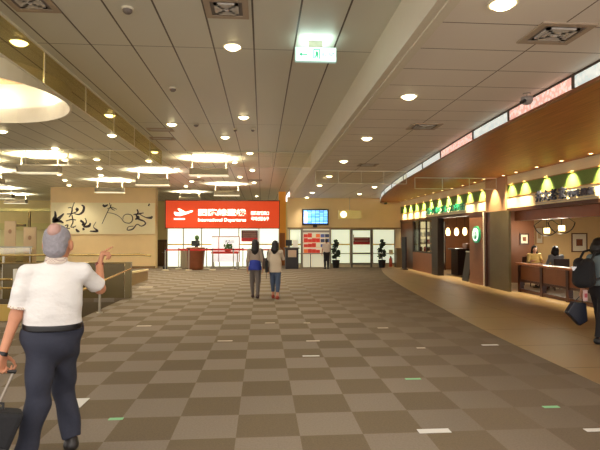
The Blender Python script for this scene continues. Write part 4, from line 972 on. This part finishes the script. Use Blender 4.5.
# ================================================================== people: smooth implicit surfaces meshed on a grid
def V(*a): return np.array(a, dtype=np.float64)
def unit(v): v = np.asarray(v, float); return v/max(np.linalg.norm(v), 1e-9)
class Fig:
    """a set of smoothly joined tapered limbs -> one continuous mesh"""
    def __init__(s, k=.03): s.p = []; s.k = k; s.cuts = []
    def cap(s, a, b, ra, rb, k=None, flat=None, cutb=False): s.p.append(('cap', V(*a), V(*b), ra, rb, k or s.k, flat, cutb)); return s
    def chain(s, pts, rs, k=None, flat=None):
        for i in range(len(pts)-1): s.cap(pts[i], pts[i+1], rs[i], rs[i+1], k, flat)
        return s
    def ell(s, c, r, axes=None, k=None): s.p.append(('ell', V(*c), V(*r), axes if axes is not None else np.eye(3), k or s.k)); return s
    def sub_plane(s, p, n): s.cuts.append(('pl', V(*p), unit(n))); return s      # remove what lies on the side n points to
    def sub_ell(s, c, r, axes=None, k=.01): s.cuts.append(('el', V(*c), V(*r), axes if axes is not None else np.eye(3))); return s
    def bounds(s):
        lo = np.full(3, 1e9); hi = -lo
        for q in s.p:
            if q[0] == 'cap': m = max(q[3], q[4])+.02; lo = np.minimum(lo, np.minimum(q[1], q[2])-m); hi = np.maximum(hi, np.maximum(q[1], q[2])+m)
            else: m = max(q[2])+.02; lo = np.minimum(lo, q[1]-m); hi = np.maximum(hi, q[1]+m)
        return lo, hi
    def mesh(s, name, h=.008, wr=0, wf=30):
        lo, hi = s.bounds(); n = np.ceil((hi-lo)/h).astype(int)+2
        F = np.full(n, .08, dtype=np.float32)
        ax = [lo[i]+np.arange(n[i])*h for i in range(3)]
        for q in s.p:
            if q[0] == 'cap': m = max(q[3], q[4])+.05; a = np.minimum(q[1], q[2])-m; b = np.maximum(q[1], q[2])+m
            else: m = max(q[2])+.05; a = q[1]-m; b = q[1]+m
            i0 = np.maximum(((a-lo)/h).astype(int), 0); i1 = np.minimum(((b-lo)/h).astype(int)+2, n)
            X, Y, Z = np.meshgrid(ax[0][i0[0]:i1[0]], ax[1][i0[1]:i1[1]], ax[2][i0[2]:i1[2]], indexing='ij')
            if q[0] == 'cap':
                _, A, B, ra, rb, k, flat, cutb = q
                P = np.stack([X-A[0], Y-A[1], Z-A[2]], -1); D = B-A
                if flat is not None:
                    fn, fs = flat; fn = unit(fn); P = P+np.outer((P@fn).ravel(), fn).reshape(P.shape)*(1/fs-1); D = D+fn*(D@fn)*(1/fs-1)
                L2 = D@D
                t = np.clip((P@D)/max(L2, 1e-9), 0, 1)
                d = np.linalg.norm(P-t[..., None]*D, axis=-1)-(ra+(rb-ra)*t)
                if flat is not None: d = d*min(1, flat[1]+.15)
                if cutb: d = np.maximum(d, (P@D)/math.sqrt(L2)-math.sqrt(L2))
            else:
                _, C_, R_, A3, k = q
                P = np.stack([X-C_[0], Y-C_[1], Z-C_[2]], -1)@A3.T
                k0 = np.linalg.norm(P/R_, axis=-1); k1 = np.linalg.norm(P/(R_*R_), axis=-1)
                d = k0*(k0-1)/np.maximum(k1, 1e-6)
            G = F[i0[0]:i1[0], i0[1]:i1[1], i0[2]:i1[2]]
            hh = np.maximum(k-np.abs(G-d), 0)/k
            F[i0[0]:i1[0], i0[1]:i1[1], i0[2]:i1[2]] = np.minimum(G, d)-hh*hh*k*.25
        X, Y, Z = np.meshgrid(*ax, indexing='ij')
        for c in s.cuts:
            if c[0] == 'pl': d = (X-c[1][0])*c[2][0]+(Y-c[1][1])*c[2][1]+(Z-c[1][2])*c[2][2]
            else:
                P = np.stack([X-c[1][0], Y-c[1][1], Z-c[1][2]], -1)@c[3].T
                k0 = np.linalg.norm(P/c[2], axis=-1); k1 = np.linalg.norm(P/(c[2]**2), axis=-1); d = -k0*(k0-1)/np.maximum(k1, 1e-6)
            F = np.maximum(F, d)
        if wr: F = F+wr*(np.sin(wf*Z+6*X+2.2*np.sin(9*X+5*Y))*np.sin(11*X-7*Y+8*Z+1.3)).astype(np.float32)
        return self_net(F, lo, h, name)
def self_net(F, lo, h, name):
    F = np.pad(F, 1, constant_values=.05); lo = lo-h
    ins = F < 0; nx, ny, nz = F.shape
    cnt = np.zeros((nx-1, ny-1, nz-1), np.int8)
    off = [(i, j, k) for i in (0, 1) for j in (0, 1) for k in (0, 1)]
    def sl(o): return tuple(slice(o[a], F.shape[a]-1+o[a]) for a in range(3))
    for o in off: cnt += ins[sl(o)]
    act = (cnt > 0) & (cnt < 8); idx = np.argwhere(act)
    vid = np.full(act.shape, -1, np.int64); vid[act] = np.arange(len(idx))
    acc = np.zeros((len(idx), 3)); num = np.zeros(len(idx))
    for o in off:
        for a in range(3):
            if o[a]: continue
            o2 = list(o); o2[a] = 1
            fa = F[idx[:, 0]+o[0], idx[:, 1]+o[1], idx[:, 2]+o[2]]; fb = F[idx[:, 0]+o2[0], idx[:, 1]+o2[1], idx[:, 2]+o2[2]]
            cr = (fa < 0) != (fb < 0); t = np.where(cr, fa/np.where(fa-fb == 0, 1, fa-fb), 0)
            p = np.tile(np.array(o, float), (len(idx), 1)); p[:, a] += t
            acc += p*cr[:, None]; num += cr
    vs = lo+h*(idx+acc/np.maximum(num, 1)[:, None])
    faces = []
    for a in range(3):
        b, c = (a+1) % 3, (a+2) % 3
        s0 = [slice(None)]*3; s1 = [slice(None)]*3; s0[a] = slice(0, -1); s1[a] = slice(1, None)
        A = ins[tuple(s0)]; B = ins[tuple(s1)]; e = np.argwhere(A != B)
        e = e[(e[:, b] > 0) & (e[:, c] > 0) & (e[:, b] < F.shape[b]-1) & (e[:, c] < F.shape[c]-1)]
        fl_ = A[e[:, 0], e[:, 1], e[:, 2]]
        q = []
        for db, dc in ((1, 1), (0, 1), (0, 0), (1, 0)):
            g = e.copy(); g[:, b] -= db; g[:, c] -= dc; q.append(vid[g[:, 0], g[:, 1], g[:, 2]])
        q = np.stack(q, 1); q[~fl_] = q[~fl_][:, ::-1]; faces.append(q)
    fc = np.concatenate(faces); fc = fc[(fc >= 0).all(1)]
    me = bpy.data.meshes.new(name)
    me.vertices.add(len(vs)); me.vertices.foreach_set('co', vs.ravel())
    me.loops.add(len(fc)*4); me.loops.foreach_set('vertex_index', fc.ravel().astype(np.int32))
    me.polygons.add(len(fc)); me.polygons.foreach_set('loop_start', np.arange(0, len(fc)*4, 4, dtype=np.int32))
    me.polygons.foreach_set('use_smooth', np.ones(len(fc), bool))
    me.update(calc_edges=True); me.validate()
    return me
def put(name, fig, mat, parent, h=.008, wr=0, wf=30):
    return link_mesh(name, fig.mesh(name, h, wr, wf), mat, parent, True)

def yawvec(deg): a = math.radians(deg); return V(-math.sin(a), math.cos(a), 0)     # 0 = away from camera, + = to the left
def head_axes(f, tilt=0):
    f = unit(f); r = unit(np.cross(f, V(0, 0, 1))); u = np.cross(r, f); return r, f, u
def head(fig, c, f, s=1.0):
    r, f, u = head_axes(f); A = np.stack([r, f, u]); c = np.asarray(c)
    P = lambda x, y, z: c+s*(r*x+f*y+u*z)
    fig.ell(P(0, -.012, .025), V(.078, .096, .092)*s, A, .02)
    fig.ell(P(0, .022, -.045), V(.060, .070, .070)*s, A, .03)
    fig.ell(P(0, .055, -.085), V(.030, .028, .026)*s, A, .03)             # chin
    fig.cap(P(0, .088, .005), P(0, .108, -.028), .008*s, .014*s, .012)     # nose
    fig.ell(P(0, .085, -.062), V(.026, .012, .010)*s, A, .008)              # lips
    fig.cap(P(-.035, .082, .022), P(.035, .082, .022), .010*s, .010*s, .015)    # brow
    for q in (-1, 1):
        fig.ell(P(q*.080, .0, -.012), V(.010, .020, .032)*s, A, .008)      # ear
        fig.ell(P(q*.045, .062, -.03), V(.024, .02, .02)*s, A, .02)
    fig.cuts.append(('el', P(-.031, .098, .004), V(.014, .014, .008)*s, A)); fig.cuts.append(('el', P(.031, .098, .004), V(.014, .014, .008)*s, A))
    return P
def eyes(P, s, parent):
    for q in (-1, 1):
        c = P(q*.031, .080, .004); MB().sph(tuple(c), .0115*s, seg=10).build('eye', M('eye_dark', (60, 44, 40), .2), parent, True)
def hand(fig, w, d, nrm, side, curls, s=1.0, thumb=(.6, .75, .3), fr=.0085):
    """w wrist, d hand direction, nrm palm normal, side thumb side; curls per finger (radians per joint)"""
    w = np.asarray(w, float); d = unit(d); nrm = unit(nrm); side = unit(side)
    for i in range(4):
        b0 = w+side*(.018-.012*i)*s; k = w+d*.088*s+side*(.030-.020*i)*s
        fig.cap(b0, k, .016*s, .0125*s, .012)
        Ls = [(.043, .026, .02), (.048, .03, .022), (.044, .028, .021), (.034, .021, .018)][i]
        a = curls[i]; dd = d; p = k
        ang = 0
        for j, L in enumerate(Ls):
            ang += a if not isinstance(a, (list, tuple)) else a[j]
            dd = d*math.cos(ang)+nrm*math.sin(ang); q = p+dd*L*s
            fig.cap(p, q, fr*(1.05-.1*j)*s, fr*(.98-.1*j)*s, .005); p = q
    b0 = w+d*.022*s+side*.024*s; td = unit(d*thumb[0]+side*thumb[1]+nrm*thumb[2])
    p1 = b0+td*.045*s; p2 = p1+unit(td+d*.6+nrm*.2)*.032*s; p3 = p2+unit(td*.4+d+nrm*.3)*.024*s
    fig.cap(b0, p1, .016*s, .012*s, .012); fig.cap(p1, p2, .0105*s, .0095*s, .005); fig.cap(p2, p3, .0095*s, .008*s, .005)

def person(label, base, J, fwd, headf, mats, s=1.0, h=.009, sleeve=1.0, group=None, long_hair=0, skirtlen=0, hands=None, wr=.0015, bald=False, wide=1.0, trouser=True):
    t = thing('person', label, 'person', base, group)
    f = unit(fwd); r = unit(np.cross(f, V(0, 0, 1)))
    sh = (J['shL']+J['shR'])/2; hp = (J['hipL']+J['hipR'])/2; up = unit(sh-hp)
    bd = Fig()
    hs = s*(1.11 if bald else 1)
    P = head(bd, J['head'], headf, hs)
    bd.cap(J['head']-unit(headf)*.015*s-V(0, 0, .03)*s, sh+V(0, 0, .01)*s, .052*s, .058*s, .03)
    bd.cap(J['shL'], J['shR'], .05*s, .05*s, .03); fl_ = (f, .62)
    ch = sh-up*.14*s; ws = hp+up*.17*s
    bd.cap(ch, ws, .150*s*wide, .125*s*wide, .05, fl_); bd.cap(ws, hp, .13*s*wide, .150*s*wide, .05, fl_)
    for q in 'LR':
        bd.chain([J['sh'+q], J['el'+q], J['wr'+q]], [.050*s, .036*s, .025*s], .02)
        bd.chain([J['hip'+q], J['kn'+q], J['an'+q]], [.078*s, .052*s, .036*s], .03)
        bd.cap(J['an'+q]-V(0, 0, .02)*s, J['to'+q]+V(0, 0, .01), .034*s, .024*s, .02)
        hd = (hands or {}).get(q)
        dflt = unit(J['wr'+q]-J['el'+q]); 
        if hd is None: hand(bd, J['wr'+q], dflt, -r if q == 'R' else r, f, [.35, .4, .45, .5], s, fr=.0095)
        else: hand(bd, J['wr'+q], *hd, s=s)
    put('body', bd, mats['skin'], t, h)
    # shirt / top
    tp = Fig(.03); o = .014*s
    bot = hp+up*.03*s
    if 'tail' in J: bot = J['tail']
    tp.cap(J['shL'], J['shR'], .056*s+o*.4, .056*s+o*.4, .04)
    tp.cap(sh-up*.02*s+V(0, 0, .0), sh+V(0, 0, .035)*s, .085*s, .060*s, .04, (f, .8))
    tp.cap(ch, ws, .162*s*wide, (.150+skirtlen*.7)*s*wide, .05, (f, .66)); tp.cap(ws, bot, (.150+skirtlen*.7)*s*wide, (.168+skirtlen)*s*wide, .04, (f, .68), True)
    for q in 'LR':
        a, e, w = J['sh'+q], J['el'+q], J['wr'+q]
        if sleeve <= 1: tp.cap(a, a+(e-a)*sleeve, .058*s, .060*s, .02, None, True)
        else: tp.cap(a, e, .060*s, .048*s, .03); tp.cap(e, e+(w-e)*(sleeve-1), .048*s, .036*s, .015, None, True)
    tp.sub_ell(J['head']-V(0, 0, .10)*s, V(.066, .066, .062)*s)
    put('shirt' if sleeve <= 1 else 'jacket', tp, mats['top'], t, h, wr, 26)
    # trousers
    if trouser:
        tr = Fig(.03)
        tr.cap(hp+up*.10*s, hp-V(0, 0, .02)*s, .150*s*wide, .160*s*wide, .04, (f, .70))
        tr.sub_plane(hp+up*.075*s, up)
        for q in 'LR':
            tr.chain([J['hip'+q], J['kn'+q]], [.092*s, .074*s], .04)
            an = J['an'+q]; kn = J['kn'+q]; e = kn+(an-kn)*(mats.get('hem', .97))
            tr.cap(kn, e, .074*s, mats.get('cuff', .058)*s, .02, None, True)
        put('trousers', tr, mats['legs'], t, h, wr*2, 18)
        bl = Fig(.01); bl.cap(hp+up*.035*s, hp+up*.078*s, .170*s*wide, .168*s*wide, .01, (f, .71), True); bl.sub_plane(hp+up*.035*s, -up)
        if mats.get('belt'): put('belt', bl, mats['belt'], t, h*.8)
    for q in 'LR':
        an, to = J['an'+q], J['to'+q]; d = unit(to-an); sf = Fig(.025)
        hl = an-V(0, 0, .04)*s-unit(V(d[0], d[1], 0))*.03*s
        sf.cap(hl, to, .042*s, .030*s, .03, (V(0, 0, 1), .85)); sf.cap(hl, (hl+to)/2+V(0, 0, .01)*s, .045*s, .043*s, .02); sf.cap(hl, an+V(0, 0, .0), .042*s, .042*s, .02, None, True)
        lo = min(hl[2], to[2])-.026*s
        sf.sub_plane(V(0, 0, max(lo, .004)), V(0, 0, -1))
        put('shoe', sf, mats['shoe'], t, h*.8)
    # hair
    hr = Fig(.02); r2, f2, u2 = head_axes(headf); A = np.stack([r2, f2, u2])
    hr.ell(P(0, -.018, .030), V(.086, .100, .098)*s, A, .02)
    if not bald: hr.ell(P(0, .05, .085), V(.06, .045, .03)*s, A, .02)
    hr.ell(P(0, -.055, -.025), V(.074, .058, .075)*s, A, .02)
    if long_hair:
        hr.cap(P(0, -.045, .0), P(0, -.075, -long_hair*.6), .088*s, .100*s, .03, (f2, .7)); hr.cap(P(0, -.075, -long_hair*.6), P(0, -.085, -long_hair), .100*s, .055*s, .03, (f2, .6))
        for q in (-1, 1): hr.cap(P(q*.072, .0, .02), P(q*.082, -.02, -.16), .030*s, .030*s, .02)
    hr.cuts.append(('el', P(0, .085, -.045), V(.078, .085, .095)*s, A))
    if bald:
        for q in (-1, 1): hr.cuts.append(('el', P(q*.082, .01, -.02), V(.022, .026, .036)*s, A))
    put('hair', hr, mats['hair'], t, h*.8, .002, 90)
    eyes(P, hs, t)
    return t, P

# ---- the man in the foreground
Jm = dict(head=V(-1.385, 3.52, 1.515), shL=V(-1.54, 3.42, 1.32), shR=V(-1.235, 3.56, 1.325), elL=V(-1.600, 3.40, 1.04), wrL=V(-1.645, 3.33, .815),
          elR=V(-1.165, 3.72, 1.185), wrR=V(-1.215, 3.86, 1.35), hipL=V(-1.475, 3.45, .91), hipR=V(-1.335, 3.55, .91), knL=V(-1.455, 3.42, .47), anL=V(-1.53, 3.36, .11), toL=V(-1.60, 3.52, .035),
          knR=V(-1.40, 3.70, .46), anR=V(-1.335, 3.66, .15), toR=V(-1.375, 3.78, .045))
Jm['tail'] = (Jm['hipL']+Jm['hipR'])/2+V(0, 0, .075)
mman = dict(skin=M('tanned_skin', (196, 136, 104), .5, ns=20, na=.08), top=M('white_shirt', (224, 221, 219), .8, ns=7, na=.03, bump=1.0, stretch=(1, 1, 1.6)), legs=M('navy_trousers', (44, 47, 62), .85, ns=40, na=.15, bump=.1), hem=1.0, cuff=.064,
            shoe=M('dark_shoe', (38, 34, 34), .4), belt=M('black_belt', (20, 20, 24), .3), hair=M('grey_hair', (140, 136, 143), .7, ns=40, na=.3, bump=.5))
hm = {'L': (V(0, -.15, -1), V(.6, .5, 0), V(.2, .9, .1), [.9, .95, 1.0, 1.05]),
      'R': (V(.1, .35, 1), V(.95, .25, -.15), V(-.3, .9, .2), [[.85, .02, .02], [1.3, 1.2, .8], [1.35, 1.25, .8], [1.4, 1.3, .8]])}
tm, Pm = person('grey-haired man in white short-sleeved shirt and navy trousers, pointing ahead with a raised hand', (-1.42, 3.5, 0), Jm, yawvec(24), yawvec(4), mman, s=1.0, h=.0065, sleeve=.80, hands=hm, wr=.006, bald=True, wide=1.10)
# scalp at the thinning crown
sc_ = Fig(.01); r2, f2, u2 = head_axes(yawvec(4)); A_ = np.stack([r2, f2, u2]); sc_.ell(Pm(0, -.060, .074), V(.046, .058, .056), A_)
put('bald_crown', sc_, M('scalp_pink', (180, 142, 132), .5), tm, .006)
# plaid collar and cuff
plaid = M('plaid_cloth', (226, 214, 200), .8); nt, bs = nodes_of(plaid)
wv = nt.nodes.new('ShaderNodeTexChecker'); wv.inputs['Scale'].default_value = 110; wv.inputs['Color1'].default_value = (*lin((232, 222, 206)), 1); wv.inputs['Color2'].default_value = (*lin((170, 144, 138)), 1)
tc = nt.nodes.new('ShaderNodeTexCoord'); nt.links.new(tc.outputs['Object'], wv.inputs['Vector']); nt.links.new(wv.outputs[0], bs.inputs['Base Color'])
cl_ = Fig(.01); cl_.cap(V(-1.388, 3.50, 1.375), V(-1.386, 3.505, 1.425), .074, .068, .01, None, True); cl_.sub_plane(V(0, 0, 1.38), V(0, 0, -1)); cl_.sub_ell(V(-1.386, 3.505, 1.44), V(.055, .055, .05))
put('collar', cl_, plaid, tm, .005)
a = Jm['shL']+(Jm['elL']-Jm['shL'])*.75; c = Jm['shL']+(Jm['elL']-Jm['shL'])*.81
cf = Fig(.01); cf.cap(a, c, .0605, .0615, .01, None, True); cf.sub_plane(a, Jm['shL']-Jm['elL']); put('sleeve_cuff', cf, plaid, tm, .005)
for w, e, nm, col in ((Jm['wrL'], Jm['elL'], 'watch', (30, 28, 30)), (Jm['wrR'], Jm['elR'], 'wristband', (120, 50, 44))):
    d = unit(w-e); b = Fig(.005); b.cap(w-d*.015, w+d*.010, .031, .031, .005, None, True); b.sub_plane(w-d*.015, -d); put(nm, b, M('band_'+nm, col, .4), tm, .004)

# rolling suitcase held by the man
t = thing('rolling_suitcase', 'black soft rolling suitcase with metal pull handle beside the man in white', 'suitcase', (-1.60, 3.02, 0))
def tilt(o, c, ax, ang):
    M4 = Matrix.Translation(c)@Matrix.Rotation(ang, 4, ax)@Matrix.Translation(-Vector(c)); o.data.transform(M4); return o
sc0 = (0, 0, .05); AX = Vector((.75, .25, 0)).normalized(); ANG = -.30
parts = []
parts.append(MB().box(-.18, .18, -.12, .12, .06, .70).build('case', blackcloth, t, bevel=.03))
parts.append(MB().box(-.14, .14, -.155, -.12, .12, .45).build('front_pocket', blackcloth, t, bevel=.012))
parts.append(MB().box(-.155, .155, -.16, -.156, .44, .447).box(-.185, -.18, -.02, .02, .2, .45).build('zip', M('zip_grey', (120, 116, 112), .4, .6), t))
parts.append(MB().tube([(-.06, 0, .70), (-.05, 0, .745), (.05, 0, .745), (.06, 0, .70)], .012).build('top_grip', black, t))
parts.append(MB().cyl((-.075, .09, .66), .009, .32, seg=10).cyl((.035, .09, .66), .009, .32, seg=10).build('pull_bars', M('bar_brown', (150, 140, 128), .3, .8), t))
parts.append(MB().tube([(-.09, .09, .985), (.05, .09, .985)], .017).build('pull_grip', black, t))
for sx in (-.14, .14): parts.append(MB().cyl((sx-.015, .08, .05), .045, .03, axis='x', seg=18).build('wheel', M('wheel_black', (30, 30, 32), .5), t))
Rz = Matrix.Rotation(math.radians(24), 4, 'Z'); Rx = Matrix.Rotation(-.32, 4, 'X')
for o in parts:
    o.data.transform(Matrix.Translation(wloc(t)))      # undo the parent shift: these were drawn around the origin
    o.data.transform(Matrix.Rotation(.34, 4, 'Y')@Rz@Rx)
lowz = min(v.co.z for o in parts for v in o.data.vertices)
for o in parts: o.data.transform(Matrix.Translation((0, 0, .0-lowz)))
# slide the case so that its grip lies in the man's left hand
g = parts[5]; gc = sum((v.co for v in g.data.vertices), Vector())/len(g.data.vertices)
tgt = Vector(Jm['wrL']+V(.012, .0, -.105)); t.location = Vector((tgt.x-gc.x, tgt.y-gc.y, 0))
S_ = tgt.z/gc.z
for o in parts: o.data.transform(Matrix.Diagonal((1, 1, S_, 1)))

def standing(x, y, H, fwd, stride=.1, arms=((.05, -.02, 0), (.05, -.02, 0)), up2=None):
    f = yawvec(fwd); r = unit(np.cross(f, V(0, 0, 1))); s = H/1.7; B = V(x, y, 0)
    J = {}
    J['head'] = B+V(0, 0, 1.585*s)+f*.02*s
    for q, g_ in (('L', -1), ('R', 1)):
        sh = B+r*g_*.165*s+V(0, 0, 1.37*s); J['sh'+q] = sh
        a = arms[0 if q == 'L' else 1]
        if len(a) == 3:
            J['el'+q] = sh+(r*g_*a[0]+f*a[1]+V(0, 0, -.28))*s; J['wr'+q] = J['el'+q]+(r*g_*.01+f*(.06+a[2])+V(0, 0, -.235))*s
        else:
            J['el'+q] = sh+(r*g_*a[0]+f*a[1]+V(0, 0, a[2]))*s; J['wr'+q] = J['el'+q]+(r*g_*a[3]+f*a[4]+V(0, 0, a[5]))*s
        J['hip'+q] = B+r*g_*.085*s+V(0, 0, .90*s)
        st = stride*(1 if q == 'L' else -1)
        J['kn'+q] = B+r*g_*.085*s+f*(st*.55+.02)*s+V(0, 0, .485*s)
        J['an'+q] = B+r*g_*.08*s+f*st*s+V(0, 0, .095*s)
        J['to'+q] = J['an'+q]+f*.14*s+r*g_*.02*s+V(0, 0, -.065*s)
    return J, s
# two women walking away
J, s = standing(-.17, 12.62, 1.47, -2, .10)
person('woman walking away in grey top with blue jacket at waist, left of a pair', (-.17, 12.62, 0), J, yawvec(-2), yawvec(-6), dict(skin=skin, top=M('taupe_top', (156, 140, 124), .8), legs=M('grey_jeans', (100, 92, 88), .85), hem=.98, cuff=.048, shoe=M('dark_sandal', (60, 40, 40), .5), hair=hairb), s, .009, 1.7, long_hair=.32, wide=.92)
tw = bpy.data.objects[-1] if False else [o for o in bpy.data.objects if o.get('label', '').startswith('woman walking away in grey')][0]
b = Fig(.03); hp = (J['hipL']+J['hipR'])/2
b.cap(hp+V(0, 0, .09), hp-V(0, 0, .07), .150, .168, .03, (V(0, 1, 0), .75), True); put('waist_jacket', b, M('royal_blue', (40, 56, 150), .8), tw, .009, .003)
t = thing('shoulder_bag', 'brown shoulder bag hanging on the right side of the left walking woman', 'bag', (.05, 12.6, .75))
MB().box(.02, .12, 12.5, 12.76, .74, 1.0).build('bag_body', M('bag_brown', (78, 60, 50), .6), t, bevel=.02)
MB().tube([(.05, 12.52, .98), (.0, 12.56, 1.22), (-.03, 12.6, 1.245), (.01, 12.68, 1.2), (.06, 12.74, .98)], .010).build('strap', M('bag_brown', (78, 60, 50), .6), t)
J, s = standing(.33, 12.42, 1.44, -10, .12, arms=((.04, .02, .02), (.05, .13, -.2, -.04, .16, .1)))
J['tail'] = (J['hipL']+J['hipR'])/2-V(0, 0, .10)
person('woman walking away in long beige cardigan and cropped blue jeans, right of a pair', (.33, 12.42, 0), J, yawvec(-10), yawvec(-20), dict(skin=skin, top=M('beige_cardigan', (196, 180, 158), .8), legs=M('blue_jeans', (70, 84, 108), .85), hem=.72, cuff=.05, shoe=M('red_sandal', (150, 60, 44), .5), hair=hairb), s, .009, 1.7, long_hair=.24, wide=.95, skirtlen=.04)
t = thing('black_handbag', 'black handbag hanging at the left side of the right walking woman', 'bag', (.12, 12.42, .7))
MB().box(.08, .15, 12.32, 12.52, .66, .96).build('bag_body', blackcloth, t, bevel=.02)
MB().tube([(.115, 12.35, .95), (.13, 12.38, 1.15), (.17, 12.42, 1.235), (.13, 12.46, 1.15), (.115, 12.49, .95)], .008).tube([(.115, 12.42, .66), (.11, 12.42, .5)], .006).build('strap', blackcloth, t)
# person at the display case
J, s = standing(3.02, 23.3, 1.42, 5, .03, arms=((.05, .05, .05), (.08, .06, -.2, -.02, .10, .2)))
person('person in pale shirt and dark trousers facing the lit display case', (3.02, 23.3, 0), J, yawvec(5), yawvec(8), dict(skin=skin, top=M('pale_shirt', (214, 196, 180), .8), legs=M('black_trousers', (36, 30, 32), .8), cuff=.062, shoe=black, hair=hairb), s, .011, .8, wide=1.05)
# seated women in the lounge
def seated(x, y, fwd, lean=0):
    f = yawvec(fwd); r = unit(np.cross(f, V(0, 0, 1))); B = V(x, y, 0); s = .92; J = {}
    J['head'] = B+V(0, 0, 1.15)+f*.03
    for q, g_ in (('L', -1), ('R', 1)):
        J['sh'+q] = B+r*g_*.155+V(0, 0, .96); J['el'+q] = J['sh'+q]+r*g_*.06+f*.08-V(0, 0, .23); J['wr'+q] = J['el'+q]-r*g_*.06+f*.2+V(0, 0, .06)
        J['hip'+q] = B+r*g_*.08+V(0, 0, .53); J['kn'+q] = J['hip'+q]+f*.38-V(0, 0, .03); J['an'+q] = J['kn'+q]+f*.02-V(0, 0, .41); J['to'+q] = J['an'+q]+f*.13-V(0, 0, .055)
    return J, s
J, s = seated(8.45, 14.98, 180-10)
person('seated woman with long dark hair in yellow top behind the wooden barrier, facing the hall', (8.45, 14.98, 0), J, yawvec(180-10), yawvec(170), dict(skin=M('fair_skin', (224, 176, 146), .5), top=M('yellow_top', (206, 176, 104), .8), legs=blackcloth, shoe=black, hair=hairb), s, .010, 1.6, long_hair=.2)
J, s = seated(8.50, 13.90, -10)
person('seated woman with her back turned and dark tied hair behind the wooden barrier', (8.50, 13.90, 0), J, yawvec(-10), yawvec(-60), dict(skin=skin, top=M('blue_grey_top', (150, 150, 150), .8), legs=blackcloth, shoe=black, hair=hairb), s, .010, 1.6, long_hair=.16)
# backpack wearer at right edge
J, s = standing(4.93, 6.98, 1.60, -82, .10, arms=((.02, -.10, -.10), (.03, .04, 0)))
for k_ in J: J[k_] = J[k_]*V(1, 1, .955)
person('dark-haired person in grey-blue jacket and black trousers walking right with a backpack', (4.93, 6.98, 0), J, yawvec(-82), yawvec(-88), dict(skin=skin, top=M('grey_blue_jacket', (128, 144, 148), .8), legs=M('black_trousers2', (28, 26, 30), .8), cuff=.066, shoe=black, hair=hairb), s, .008, 1.85, long_hair=.10, wide=1.02)
wrL = J['wrL']
f = yawvec(-82); back = J['head']-f*.20
t = thing('backpack', 'large black backpack with a white triangle mark on the walking person\'s back', 'backpack', (4.76, 6.93, .85))
cx, cy = 4.93-f[0]*.27, 6.98-f[1]*.27
bk = Fig(.05); Rr = unit(np.cross(f, V(0, 0, 1)))
C0 = V(cx, cy, 1.06)
bk.cap(C0-Rr*.08-V(0, 0, .14), C0-Rr*.08+V(0, 0, .10), .10, .085, .06); bk.cap(C0+Rr*.08-V(0, 0, .14), C0+Rr*.08+V(0, 0, .10), .10, .085, .06); bk.cap(C0-f*.06-V(0, 0, .14), C0-f*.06+V(0, 0, .0), .11, .09, .06)
bk.cap(C0-V(0, 0, .12), C0+f*.07+V(0, 0, .06), .10, .09, .05)
put('bag_body', bk, blackcloth, t, .009)
for g_ in (-1, 1):
    so = C0+Rr*g_*.11
    pts = [so+V(0, 0, .14)+f*.02, so+V(0, 0, .27)+f*.10, so+V(0, 0, .295)+f*.20, so+V(0, 0, .20)+f*.33, so+V(0, 0, .02)+f*.34, so-V(0, 0, .10)+f*.20, so-V(0, 0, .14)+f*.06]
    MB().tube([tuple(p) for p in pts], .018).build('strap', black, t)
m0 = atY(571.5, 270.3, 6.6)
q0 = C0-f*.155+V(0, 0, .03)
MB().poly3([tuple(q0+Rr*.045+V(0, 0, .03)), tuple(q0-Rr*.045+V(0, 0, .03)), tuple(q0-Rr*.01-V(0, 0, .03))], tuple(-f), .02).build('triangle_mark', M('mark_white', (240, 240, 244), .5, emit=.2), t)
# carrier bag in hand
hb = V(*wrL)-V(0, 0, .10)
t = thing('carrier_bag', 'dark blue carrier bag hanging tilted from the backpack wearer\'s hand', 'bag', tuple(hb-V(0, 0, .4)))
c = hb+V(-.10, -.05, -.22)
MB().poly3([(c[0]-.17, c[1], c[2]-.02), (c[0]+.03, c[1], c[2]-.22), (c[0]+.15, c[1], c[2]-.15), (c[0]+.13, c[1], c[2]+.12), (c[0]-.06, c[1], c[2]+.14)], (0, 1, 0), .10).build('bag_body', M('dark_blue_bag', (17, 23, 42), .4), t, bevel=.02)
MB().tube([(c[0]-.04, c[1]+.05, c[2]+.13), (hb[0]-.01, hb[1], hb[2]+.02), (c[0]+.10, c[1]+.05, c[2]+.11)], .007).build('handle', M('dark_blue_bag', (17, 23, 42), .4), t)
t = thing('snack_packet', 'small white and pink packet held above the dark blue carrier bag', 'packet', tuple(hb))
MB().box(hb[0]-.06, hb[0]+.0, hb[1]-.12, hb[1]-.09, hb[2]-.06, hb[2]+.10).build('wrapper', M('packet_pale', (226, 190, 186), .4), t, bevel=.006)
MB().box(hb[0]-.05, hb[0]-.01, hb[1]-.124, hb[1]-.12, hb[2]-.01, hb[2]+.05).build('printed_patch', M('packet_pink', (190, 80, 90), .5), t)
